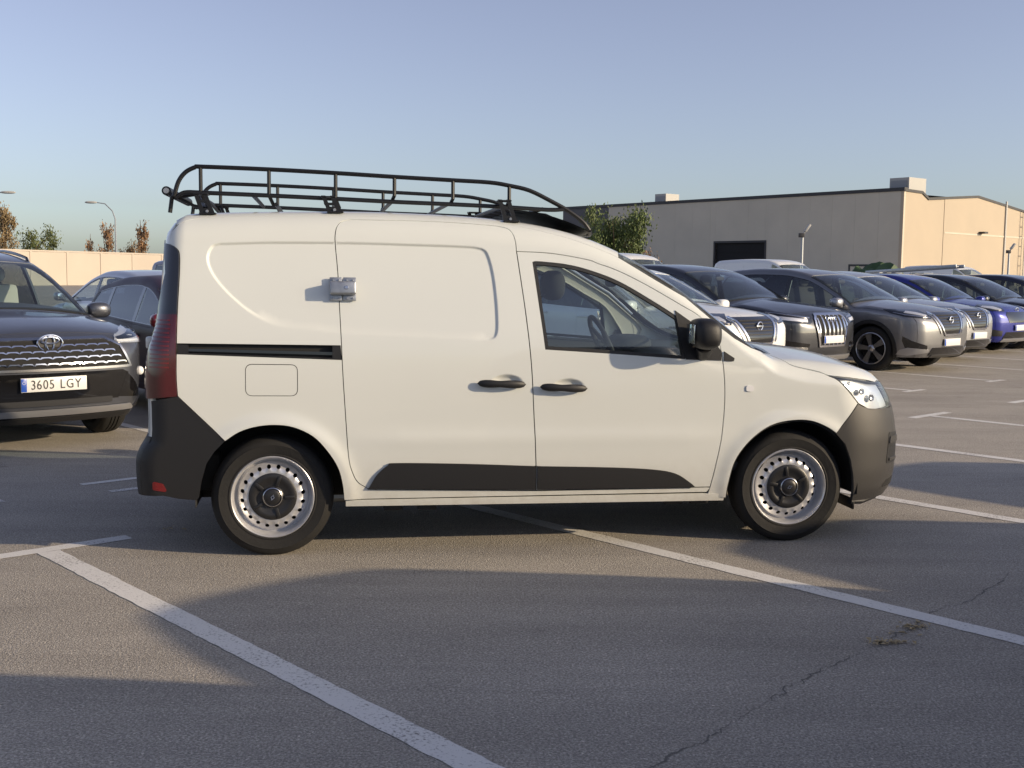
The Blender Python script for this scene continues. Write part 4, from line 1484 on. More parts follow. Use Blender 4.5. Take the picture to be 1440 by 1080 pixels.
SUV = dict(
    sec=[(.15, .80), (.25, .86), (.40, .895), (.60, .912), (.80, .918), (.93, .912), (1.0, .892), (1.08, .862), (1.25, .805), (1.45, .725), (1.62, .64)],
    front=[(.15, 3.38), (.22, 3.46), (.32, 3.53), (.45, 3.56), (.62, 3.568), (.76, 3.56), (.86, 3.545), (.95, 3.515), (1.05, 3.45)],
    rear=[(.15, -.70), (.25, -.78), (.4, -.85), (.6, -.865), (.8, -.85), (.98, -.82), (1.1, -.76), (1.3, -.62), (1.5, -.48), (1.65, -.38)],
    top=[(-.9, 1.50), (-.5, 1.555), (-.1, 1.595), (.4, 1.62), (.8, 1.615), (1.1, 1.59), (1.35, 1.55), (1.6, 1.48), (1.85, 1.38), (2.1, 1.26), (2.28, 1.16), (2.38, 1.112), (2.55, 1.092), (2.85, 1.06), (3.1, 1.022), (3.3, .975), (3.45, .905), (3.56, .79)],
    crown=[(-.9, .05), (.8, .05), (1.3, .07), (1.9, .13), (2.3, .13), (2.6, .08), (3.3, .08), (3.5, .09)],
    rt=[(-.9, .08), (1.2, .07), (2.0, .05), (2.35, .055), (2.7, .085), (3.5, .075)],
    rf=.25, rr=.20, kf=.18, kr=.10,
    belt=[(-1.2, 1.10), (-.75, 1.075), (0, 1.045), (1.0, 1.0), (2.0, .965), (2.6, .955)])
HATCH = dict(SUV,
    top=[(-.9, 1.30), (-.5, 1.42), (-.1, 1.50), (.4, 1.555), (.8, 1.565), (1.1, 1.545), (1.35, 1.49), (1.6, 1.405), (1.85, 1.295), (2.1, 1.165), (2.28, 1.07), (2.38, 1.03), (2.55, 1.005), (2.85, .955), (3.1, .895), (3.3, .835), (3.45, .77), (3.56, .69)])
BOXVAN = dict(SUV,
    sec=[(.15, .82), (.3, .88), (.6, .915), (.9, .915), (1.1, .90), (1.4, .86), (1.7, .81), (1.95, .77)],
    front=[(.15, 3.45), (.3, 3.53), (.5, 3.56), (.8, 3.54), (.95, 3.48), (1.1, 3.38)],
    rear=[(.15, -.80), (.4, -.88), (.8, -.88), (1.2, -.86), (1.6, -.82), (1.95, -.76)],
    top=[(-.9, 1.86), (-.4, 1.91), (.4, 1.94), (1.2, 1.92), (1.5, 1.87), (1.75, 1.76), (2.0, 1.60), (2.3, 1.36), (2.55, 1.16), (2.7, 1.09), (2.9, 1.06), (3.15, 1.01), (3.35, .93), (3.5, .82)],
    crown=[(-.9, .04), (1.2, .05), (1.8, .10), (2.5, .13), (2.8, .08), (3.4, .09)],
    rt=[(-.9, .12), (1.4, .11), (2.0, .07), (2.6, .07), (3.5, .1)],
    rf=.28, rr=.10, kf=.2, kr=.04,
    belt=[(-1.2, 1.12), (1.0, 1.10), (2.0, 1.04), (2.7, 1.01)])


def scale_spec(B, kx, ky, kz, fx=1.0, hz=1.0):
    f = lambda x: x * kx if x < 2.3 * 1 else 2.3 * kx + (x - 2.3) * kx * fx
    o = {}
    for k, v in B.items():
        if k == 'sec': o[k] = [(a * kz, b * ky) for a, b in v]
        elif k in ('front', 'rear'): o[k] = [(a * kz, f(b)) for a, b in v]
        elif k == 'top': o[k] = [(f(a), b * kz * (1 + (hz - 1) * min(1, max(0, (a - 1.7) / .6)))) for a, b in v]
        elif k in ('crown', 'rt', 'belt'): o[k] = [(f(a), b * kz) for a, b in v]
        else: o[k] = v
    return o


class Car:
    def __init__(s, name, spec, paint_mat, wb, xc, xh, xhead, xrt, W, sp=.05, clad=True, Rt=.345, Rr=.24, tw=.225, ra=.385, detail=True, glass='window_glass', rear_glass='tinted_glass',
                 side_windows=True, wheel_style='two', wheel_dark=False, xA=2.30, xB=1.03, xC=.12, interior=True, cover=False, rack_rails=False, hood_arch=.045, steer=0.0, zlow=.24, spokes=5, lift=.07):
        k = {q: spec[q] for q in ('sec', 'front', 'rear', 'top', 'crown', 'rt', 'rf', 'rr', 'kf', 'kr')}
        s.S = S = Shape(W=W, **k)
        s.root = root = empty(name)
        s.pm = pm = MATS[paint_mat]
        s.wb, s.W, s.sp, s.lift = wb, W, sp, lift
        zb = pchip(spec['belt'])
        s.zb = zb
        eG = S.edge(np.linspace(xrt, xc, 30)); eH = S.edge(np.linspace(xc, xh, 10))
        zh = float(eH[-1][2])
        fe = S.fedge(np.linspace(zlow, zh, 12), wb + .25, wb + 1.3, 1.0)
        zrb = float(zb(-.8))
        re1 = S.fedge(np.linspace(zlow, zrb, 10), .2, -1.5, 1.0, -1)
        re2 = S.fedge(np.linspace(zrb, float(eG[0][2]) - .02, 10), .4, -1.5, 1.0, -1)
        s.fe, s.zh, s.eH = fe, zh, eH
        xz = lambda A: [(p[0], p[2]) for p in A]
        arc = lambda cx, r, a0, a1, n=22: [(cx + r * math.cos(R(a0 + (a1 - a0) * i / n)), Rt + r * math.sin(R(a0 + (a1 - a0) * i / n))) for i in range(n + 1)]
        low = lambda r: math.degrees(math.asin((zlow - Rt) / r))
        lo = low(ra)
        zs = .30
        los = math.degrees(math.asin((zs - Rt) / ra))
        belt = lambda a, b, n=14: [(x, float(zb(x))) for x in np.linspace(a, b, n)]
        CC = arc(0, ra + .035, 2, 52, 8) + [(xC, float(zb(xC)))]
        parts = {}

        def two(nm, m, d, parL=None, parR=None):
            r_ = MB().add(*d).build(nm, m, parR or root)
            l_ = MB().add(*mir(d)).build(nm, m, parL or root)
            return r_, l_
        s.two = two
        g = .0025
        q = xz(re1) + belt(re1[-1][0], xC) + CC[::-1][1:] + [(ra + .035, zs), (ra * math.cos(R(los)), zs)] + arc(0, ra, los, 180 - lo)
        two('rear_quarter', pm, panel(S, q, sp=sp, gap=g, rim=.02))
        q = [(xB, zs)] + [(ra + .035, zs)] + CC + belt(xC, xB)
        rd = two('rear_door', pm, panel(S, q, sp=sp, gap=g, rim=.02))
        q = [(xB, zs), (xA - .05, zs), (xA, .55), (xA, float(zb(xA)))] + belt(xA, xB)
        fd = two('front_door', pm, panel(S, q, sp=sp, gap=g, rim=.02))
        s.fd = fd
        q = [(xA - .05, zs), (wb - ra * math.cos(R(los)), zs)] + arc(wb, ra, 180 - los, lo) + xz(fe) + xz(eH[::-1]) + belt(xc, xA, 4) + [(xA, .55)]
        two('fender', pm, panel(S, q, sp=sp, gap=g, rim=.02))
        cm_ = BP if clad else pm
        two('sill', cm_, panel(S, [(ra * .99, zlow), (wb - ra * .99, zlow), (wb - ra * .99, zs), (ra * .99, zs)], sp=sp * 1.5, off=.006, rim=.03))
        if clad:
            for cx in (0, wb):
                two('arch_cladding', BP, panel(S, arc(cx, ra - .004, lo, 180 - lo) + arc(cx, ra + .055, 180 - lo, lo), sp=sp, off=.010, rim=.03))
        # greenhouse
        gh = belt(xc, re2[0][0], 26)
        gh = gh + xz(re2) + xz(eG)
        up = [(p[0], p[2] - .052) for p in eG if p[2] - .052 > float(zb(p[0])) + .03]
        xq = max(re2[4][0] + .13, up[0][0])
        up = [p for p in up if p[0] > xq + .14]
        dl = [(x, float(zb(x)) + .018) for x in np.linspace(xq + .02, up[-1][0] + .015, 16)]
        dlo = dl + up[::-1] + [(xq + .10, (up[0][1] * 1.5 + dl[0][1]) / 2.5)]
        if side_windows is True:
            two('pillar_frame', pm, panel(S, gh, sp=sp, rim=.03, holes=[dlo]))
            panes = []
            def clipx(a, b):
                o = [p for p in resample(clean(dlo), .03)]
                def cut(poly, x0, sgn):
                    out = []
                    for i in range(len(poly)):
                        a_, b_ = poly[i], poly[(i + 1) % len(poly)]
                        ia, ib = sgn * (a_[0] - x0) >= 0, sgn * (b_[0] - x0) >= 0
                        if ia: out.append(a_)
                        if ia != ib:
                            t = (x0 - a_[0]) / (b_[0] - a_[0])
                            out.append((x0, a_[1] + (b_[1] - a_[1]) * t))
                    return out
                o = cut(o, a, 1); o = cut(o, b, -1)
                o = clean(o, .004)
                return inset(o if area2(o) > 0 else o[::-1], .012)
            cuts = [(xB + .03, 9), (xC + .04, xB - .03)] + ([(xq - .5, xC - .02)] if xC - xq > .25 else [])
            panes = [clipx(a, b) for a, b in cuts]
            two('window_trim', MATS['gloss_black'], panel(S, dlo, sp=sp, off=-.002, rim=.02, holes=panes, gap=.001))
            for i, pn in enumerate(panes):
                two('window_glass', MATS[glass if i == 0 else rear_glass], panel(S, inset(pn, -.004), sp=sp * 1.5, off=-.005, rim=0))
        else:
            fw = [p for p in up if p[0] > xB + .06]
            dlo2 = [(x, float(zb(x)) + .018) for x in np.linspace(xB + .08, up[-1][0] + .015, 10)] + fw[::-1]
            two('pillar_frame', pm, panel(S, gh, sp=sp, rim=.03, holes=[dlo2]))
            two('window_glass', MATS[glass], panel(S, dlo2, sp=sp * 1.5, off=-.005, rim=0))
        # top
        kH = [p for p in eG if p[0] <= xhead]; kW = [p for p in eG if p[0] >= xhead]
        yh = abs(kW[0][1])
        head = [(kW[0][0] + .07 * (1 - (y / yh) ** 2), y) for y in np.linspace(-yh, yh, 15)]
        yr = abs(kH[0][1])
        rtop = [(xrt - .06 * (1 - (y / yr) ** 2), y) for y in np.linspace(yr, -yr, 11)]
        MB().add(*panel(S, [(p[0], p[1]) for p in kH] + head + [(p[0], -p[1]) for p in kH[::-1]] + rtop, 'z', sp=sp * 1.3, rim=.02)).build('roof', pm, root)
        yc = abs(kW[-1][1])
        base = [(xc + .10 * (1 - (y / yc) ** 2), y) for y in np.linspace(-yc, yc, 13)]
        wso = [(p[0], p[1]) for p in kW] + base + [(p[0], -p[1]) for p in kW[::-1]] + head[::-1]
        ws = MB().add(*panel(S, wso, 'z', sp=sp * 1.3, gap=.004, off=-.003, rim=0)).build('windscreen', MATS['windshield_glass'], root)
        wo_ = clean(wso); wo_ = wo_ if area2(wo_) > 0 else wo_[::-1]
        MB().add(*panel(S, wso, 'z', sp=sp * 1.3, gap=.003, off=-.006, rim=.004, holes=[inset(resample(wo_, .05), .035)])).build('windscreen_frit', MATS['rubber_seal'], ws)
        y0 = abs(fe[-1][1])
        hf = S.put([(y, zh + hood_arch * (1 - (y / y0) ** 2)) for y in np.linspace(-y0, y0, 15)], 0)
        s.hf = hf
        MB().add(*panel(S, [(p[0], p[1]) for p in eH] + [(p[0], p[1]) for p in hf] + [(p[0], -p[1]) for p in eH[::-1]] + [(p[0] + .03, p[1]) for p in base[::-1]], 'z', sp=sp, gap=.003, rim=.02)).build('bonnet', pm, root)
        # front and rear faces
        s.bumper = MB().add(*panel(S, [(p[1], p[2]) for p in fe] + [(p[1], p[2]) for p in hf] + [(-p[1], p[2]) for p in fe[::-1]], 0, sp=sp, gap=.002, rim=.02)).build('front_bumper', pm, root)
        ro = xr = [(-p[1], p[2]) for p in re1] + [(-p[1], p[2]) for p in re2[1:]] + [(p[1], p[2]) for p in re2[::-1]] + [(p[1], p[2]) for p in re1[::-1]]
        tg = MB().add(*panel(S, ro, 180, sp=sp * 1.3, rim=.02)).build('tailgate', pm, root)
        zt = float(eG[0][2])
        yq = abs(re2[6][1]) - .12
        MB().add(*panel(S, rpoly([(-yq - .06, zrb + .05, .05), (yq + .06, zrb + .05, .05), (yq - .04, zt - .10, .05), (-yq + .04, zt - .10, .05)]), 180, sp=.08, off=.004, rim=.006)).build('rear_window', MATS['tinted_glass'], tg)
        for sg in (-1, 1):
            MB().add(*panel(S, rpoly([(sg * .42, .84, .03), (sg * (abs(re1[7][1]) - .03), .84, .03), (sg * (abs(re1[7][1]) - .03), 1.0, .03), (sg * .42, .96, .03)]), 180, sp=.06, off=.006, rim=.01)).build('tail_light', MATS['red_lens'], root)
        MB().add(*panel(S, rpoly([(-.7, .27, .04), (.7, .27, .04), (.66, .46, .04), (-.66, .46, .04)]), 180, sp=.08, off=.006, rim=.01)).build('rear_skirt', BP, root)
        mk('number_plate', MATS['plate_white'], root, box_data((float(S.put([(0, .74)], 180)[0][0]) - .01, 0, .74), (.01, .52, .11), .002))
        # underneath
        mk('underbody', MATS['underbody'], root, box_data((wb / 2, 0, .36), (wb + .9, 1.1, .26), .03), box_data((wb / 2, 0, .36), (wb - 2 * ra, 1.66, .20), .03))
        for wx in (0, wb):
            for sg in (-1, 1):
                v = []; f = []
                n = 18
                for (r_, y_) in ((ra - .006, W - .03), (ra - .006, .52), (0, .52)):
                    for k_ in range(n + 1):
                        a = R(lo) + R(180 - 2 * lo) * k_ / n
                        v.append((wx + r_ * math.cos(a), sg * y_, Rt + r_ * math.sin(a)))
                for i in range(2):
                    for k_ in range(n):
                        f.append((i * (n + 1) + k_, i * (n + 1) + k_ + 1, (i + 1) * (n + 1) + k_ + 1, (i + 1) * (n + 1) + k_))
                mk('wheel_house', MATS['underbody'], root, (v, f))
                alloy_wheel(root, (wx, sg * (W - .015 - tw / 2), Rt), Rt, Rr, tw, sg > 0, spokes, steer if wx > 0 else 0, wheel_style, .3 + wx + sg, wheel_dark)
        # inner skin, body coloured, just under the panels
        st = [(.25, R(-90 + 9 * i)) for i in range(10)] + [(x, 0.0) for x in np.linspace(.35, wb - .1, 22)] + [(wb - .05, R(9 * i)) for i in range(1, 11)]
        O = []; D = []
        na = 30
        for ox, t in st:
            for k_ in range(na + 1):
                ph = R(-40 + 260 * k_ / na)
                O.append((ox, 0, .68)); D.append((math.sin(t), math.cos(t) * math.cos(ph), math.cos(t) * math.sin(ph)))
        O = np.array(O, float); D = np.array(D, float)
        P3 = S.solve(O, D, 3.0, 0.0)
        P3 = P3 - S.normal(P3) * .012
        zbv = zb(P3[:, 0])
        bad = (P3[:, 2] > zbv - .01) & (P3[:, 0] < xc - .02) | (P3[:, 2] < zlow + .01)
        for cx in (0, wb):
            bad |= ((P3[:, 0] - cx) ** 2 + (P3[:, 2] - Rt) ** 2 < (ra + .02) ** 2) & (np.abs(P3[:, 1]) > .5)
        f = []
        for i in range(len(st) - 1):
            for k_ in range(na):
                q = (i * (na + 1) + k_, i * (na + 1) + k_ + 1, (i + 1) * (na + 1) + k_ + 1, (i + 1) * (na + 1) + k_)
                if not any(bad[j] for j in q): f.append(q)
        mk('inner_skin', pm, root, (list(map(tuple, P3)), f))
        # cabin
        if interior:
            zc_ = float(zb(xc))
            mk('dashboard', MATS['interior_dark'], root, prism_data([(xc - .42, .55), (xc - .45, zc_ - .12), (xc - .33, zc_ + .0), (xc + .05, zc_ + .015), (xc + .05, .6)], -W + .12, W - .12))
            mk('cabin_floor', MATS['interior_dark'], root, box_data(((xc + xrt) / 2, 0, .50), (xc - xrt - .3, 1.5, .05), .01))
            for sg in (-1, 1):
                sm = MATS['seat_cover'] if (cover and sg > 0) else MATS['seat_fabric']
                sx = xB + .12
                mk('seat', sm, root, box_data((sx + .25, sg * .37, .68), (.5, .5, .16), .05, None, 2), box_data((sx - .03, sg * .37, 1.0), (.14, .47, .62), .05, Matrix.Rotation(R(-12), 3, 'Y'), 2), blob_data((sx - .10, sg * .37, 1.40 * min(1, float(S.top(sx)) / 1.6)), (.055, .13, .085), 2.6, 14, 8))
            mk('rear_seat', MATS['seat_fabric'], root, box_data((xB - .80, 0, .98), (.14, 1.25, .6), .05, Matrix.Rotation(R(-15), 3, 'Y'), 2), *[blob_data((xB - .90, y, 1.32 * min(1, float(S.top(.1)) / 1.6)), (.05, .12, .07), 2.6, 12, 8) for y in (-.4, .4)])
            ring = [tuple(Vector((xc - .55, .37, zc_ - .02)) + Matrix.Rotation(R(65), 3, 'Y') @ Vector((math.cos(a) * .18, math.sin(a) * .18, 0))) for a in [2 * math.pi * i / 20 for i in range(20)]]
            mk('steering_wheel', MATS['interior_dark'], root, tube_data(ring, .015, 6, closed=True), tube_data([(xc - .53, .37, zc_ - .03), (xc - .38, .37, zc_ - .12)], .06, 8))
            mk('interior_mirror', MATS['interior_dark'], root, blob_data((xhead + .16, 0, float(S.top(xhead + .16)) - .10), (.02, .11, .035), 3, 12, 8))
        # door mirrors and handles
        for i, sg in enumerate((-1, 1)):
            xm = xA - .18
            zm = float(zb(xm)) + .075
            ym = abs(float(S.side_y(np.array([(xm, zm - .03)]))[0][1]))
            b = MB()
            b.add(*blob_data((xm, sg * (ym + .13), zm + .03), (.085, .11, .075), 2.8, 18, 12))
            b.add(*tube_data([(xm + .02, sg * (ym - .01), zm - .05), (xm + .02, sg * (ym + .08), zm - .02)], .03, 8))
            b.build('door_mirror', s.pm, fd[i])
            mk('mirror_face', MATS['mirror_glass'], fd[i], box_data((xm - .082, sg * (ym + .13), zm + .03), (.004, .15, .10), .002))
            for dd, hx in ((fd, xB + .13), (rd, xC + .22)):
                hz = float(zb(hx)) - .10
                hyy = abs(float(S.side_y(np.array([(hx, hz)]))[0][1]))
                mk('door_handle', pm, dd[i], box_data((hx, sg * (hyy + .018), hz), (.20, .022, .03), .01, None, 2))
        if rack_rails:
            for sg in (-1, 1):
                pts = [(float(p[0]), sg * (abs(float(p[1])) - .05), float(p[2]) + .055) for p in S.edge(np.linspace(xrt + .12, xhead - .10, 14))]
                mk('roof_rail', MATS['gloss_black'], root, tube_data([(pts[0][0] - .03, pts[0][1], pts[0][2] - .05)] + pts + [(pts[-1][0] + .05, pts[-1][1], pts[-1][2] - .05)], .015, 6))

    # front-end helpers
    def zm(s, z):
        t = min(1, max(0, (z - .45) / .40))
        return z + s.lift * t * t * (3 - 2 * t)

    def f0(s, nm, poly, m, off=.006, rim=.012, par=None, holes=(), sp=None, gap=0):
        poly = [(q[0], s.zm(q[1])) for q in poly]
        holes = [[(q[0], s.zm(q[1])) for q in h] for h in holes]
        return MB().add(*panel(s.S, poly, 0, sp=sp or s.sp, off=off, rim=rim, holes=holes, gap=gap)).build(nm, MATS[m], par or s.root)

    def corner(s, nm, inner, outer, m, off=.006, rim=.012, ax=-45, par=None, sp=None):
        """outline over the front corner: inner points (y,z) seen from the front, outer points (x,z) seen from the side; both sides"""
        inner = [(q[0], s.zm(q[1])) for q in inner]
        outer = [(q[0], s.zm(q[1])) for q in outer]
        a = two_d(s.S, s.S.put(inner, 0), ax) if inner else []
        b = two_d(s.S, s.S.side_y(np.array(outer)), ax) if outer else []
        d = panel(s.S, a + b, ax, sp=sp or s.sp * .8, off=off, rim=rim)
        par = par or (s.root, s.root)
        return MB().add(*d).build(nm, MATS[m], par[0]), MB().add(*mir(d)).build(nm, MATS[m], par[1])

    def plate(s, z, x=None, txt=None):
        xx = float(s.S.put([(0, z)], 0)[0][0]) + .016 if x is None else x
        p = mk('number_plate', MATS['plate_white'], s.bumper, box_data((xx, 0, z), (.010, .52, .112), .003))
        mk('plate_band', MATS['plate_blue'], p, box_data((xx + .0055, -.237, z), (.002, .042, .104), .0005))
        if txt:
            xs = -.205
            for ch in txt:
                if ch == ' ':
                    xs += .040; continue
                v, f = text_data(ch, .094)
                k = .92
                x0_ = min(q[0] for q in v); w = (max(q[0] for q in v) - x0_) * k
                v = [(xx + .0065 + q[2], .024 + xs + (q[0] - x0_) * k, z - .004 + q[1] * 1.12) for q in v]
                mk('plate_character', MATS['plate_ink'], p, (v, f), smooth=False)
                xs += w + .0125
            mk('plate_stars', MATS['plate_white'], p, *[lathe_data([(0, .007), (.0022, .007)], 6, 'x', (xx, -.237 + .011 * math.cos(a), z + .018 + .011 * math.sin(a))) for a in [i * math.pi / 6 for i in range(12)]])
        return p


def bar(c, d, n=3):
    return rpoly([(c[0] - d[0], c[1] - d[1], min(d) * .8), (c[0] + d[0], c[1] - d[1], min(d) * .8), (c[0] + d[0], c[1] + d[1], min(d) * .8), (c[0] - d[0], c[1] + d[1], min(d) * .8)], n)


def ell(cx, cz, a, b, n=24):
    return [(cx + a * math.cos(2 * math.pi * i / n), cz + b * math.sin(2 * math.pi * i / n)) for i in range(n)]


def place(car, u_front, v, label, cat, group=None, flip=False):
    """nose at u_front (towards -u), centre line at v"""
    root = car if not isinstance(car, Car) else car.root
    L = root['nose']
    if not flip:
        p = uv(u_front + L, v)
        root.rotation_euler = (0, 0, LA - math.pi)
    else:
        p = uv(u_front - L, v)
        root.rotation_euler = (0, 0, LA)
    root.location = (p.x, p.y, 0)
    tag(root, label, cat, group)
    return root


GRP = 'cars parked in rows on the car park'


def v_grille_front(c):
    """dark V grille with a bright V, slim lamps, two-tone lower bumper"""
    z = c.zh
    g = c.f0('grille', [(-.43, .865), (-.235, .585), (.235, .585), (.43, .865)], 'gloss_black', .008)
    for k in range(6):
        zz = .635 + k * .037
        hw = .225 + (zz - .60) / .26 * .17
        c.f0('grille_bar', bar((0, zz), (hw - .02, .005)), 'interior_dark', .014, par=g)
    for sg in (-1, 1):
        c.f0('grille_chrome', [(sg * .445, .87), (sg * .245, .575), (sg * .215, .56), (sg * .215, .59), (sg * .24, .605), (sg * .405, .87)], 'chrome', .018, par=g)
        c.f0('grille_chrome', [(sg * .50, .845), (sg * .475, .855), (sg * .32, .60), (sg * .335, .59)], 'chrome_dull', .014, par=g)
    c.f0('grille_chrome', bar((0, .572), (.225, .015)), 'chrome', .018, par=g)
    ze = c.zm(.76)
    x = float(c.S.put([(0, ze)], 0)[0][0])
    mk('emblem', MATS['chrome'], g, lathe_data([(.062, .024), (.062, .030), (.054, .034), (.046, .030), (.046, .022)], 28, 'x', (x, 0, ze)), box_data((x + .028, 0, ze), (.008, .15, .018), .003))
    mk('emblem_disc', MATS['gloss_black'], g, lathe_data([(0, .020), (.05, .020)], 20, 'x', (x, 0, ze)))
    wb = c.wb
    hl = c.corner('headlight', [(-.52, .775), (-.49, .80), (-.51, .84)], [(wb + .55, .905), (wb + .30, .915), (wb + .18, .905), (wb + .32, .855), (wb + .55, .81)], 'smoke_lens', .006)
    c.corner('running_light', [(-.53, .79), (-.52, .80)], [(wb + .56, .838), (wb + .36, .866), (wb + .38, .857), (wb + .56, .826)], 'chrome_dull', .010, par=hl)
    c.corner('headlight_lens', [(-.57, .81), (-.56, .83)], [(wb + .62, .868), (wb + .50, .885), (wb + .52, .86)], 'lamp_reflector', .010, par=hl)
    c.f0('air_intake', rpoly([(-.56, .27, .03), (.56, .27, .03), (.50, .40, .03), (-.50, .40, .03)]), 'gloss_black', .008)
    c.corner('bumper_scoop', [(-.60, .34), (-.62, .43)], [(wb + .68, .50), (wb + .55, .56), (wb + .54, .50), (wb + .58, .40), (wb + .64, .34)], 'gloss_black', .005)
    c.corner('bumper_blade', [(-.57, .33), (-.57, .37)], [(wb + .62, .40), (wb + .50, .36), (wb + .44, .29), (wb + .60, .28)], 'skid_silver', .014)
    c.f0('skid_plate', rpoly([(-.50, .245, .02), (.50, .245, .02), (.46, .285, .02), (-.46, .285, .02)]), 'sunlit_bumper_plastic', .014)
    c.plate(.475)


def frame_grille_front(c):
    """large eight-sided bright grille frame with upright bars and four linked rings"""
    o = [(-.40, .80), (-.42, .72), (-.33, .45), (.33, .45), (.42, .72), (.40, .80), (.33, .86), (-.33, .86)]
    i_ = inset(o if area2(o) > 0 else o[::-1], .028)
    g = c.f0('grille', o, 'underbody', .006)
    c.f0('grille_frame', o, 'chrome', .022, holes=[i_], par=g)
    for k in range(7):
        y = -.33 + k * .11
        c.f0('grille_bar', [(y - .011, .48 if abs(y) < .3 else .58), (y + .011, .48 if abs(y) < .3 else .58), (y + .011, .84 if abs(y) < .32 else .80), (y - .011, .84 if abs(y) < .32 else .80)], 'chrome', .018, par=g)
    ze = c.zm(.785)
    x = float(c.S.put([(0, ze)], 0)[0][0])
    for k in range(4):
        mk('emblem_ring', MATS['chrome'], g, lathe_data([(.040, .028), (.040, .034), (.034, .036), (.032, .030)], 20, 'x', (x, -.075 + k * .05, ze)))
    wb = c.wb
    hl = c.corner('headlight', [(-.52, .73), (-.46, .76), (-.46, .82)], [(wb + .55, .885), (wb + .28, .895), (wb + .24, .87), (wb + .50, .77)], 'smoke_lens', .006)
    c.corner('running_light', [(-.50, .80), (-.48, .815)], [(wb + .55, .872), (wb + .36, .882), (wb + .38, .873), (wb + .55, .862)], 'chrome_dull', .010, par=hl)
    c.corner('headlight_lens', [(-.56, .755), (-.54, .79)], [(wb + .62, .825), (wb + .50, .83), (wb + .52, .79)], 'lamp_reflector', .010, par=hl)
    sc = c.corner('bumper_scoop', [(-.55, .36), (-.52, .50)], [(wb + .62, .55), (wb + .46, .56), (wb + .50, .36)], 'gloss_black', .006)
    c.corner('bumper_blade', [(-.56, .42), (-.56, .45)], [(wb + .60, .48), (wb + .52, .48), (wb + .54, .45)], 'chrome_dull', .014, par=sc)
    c.f0('skid_plate', rpoly([(-.70, .25, .02), (.70, .25, .02), (.64, .32, .02), (-.64, .32, .02)]), 'skid_silver', .014)
    c.plate(.56)


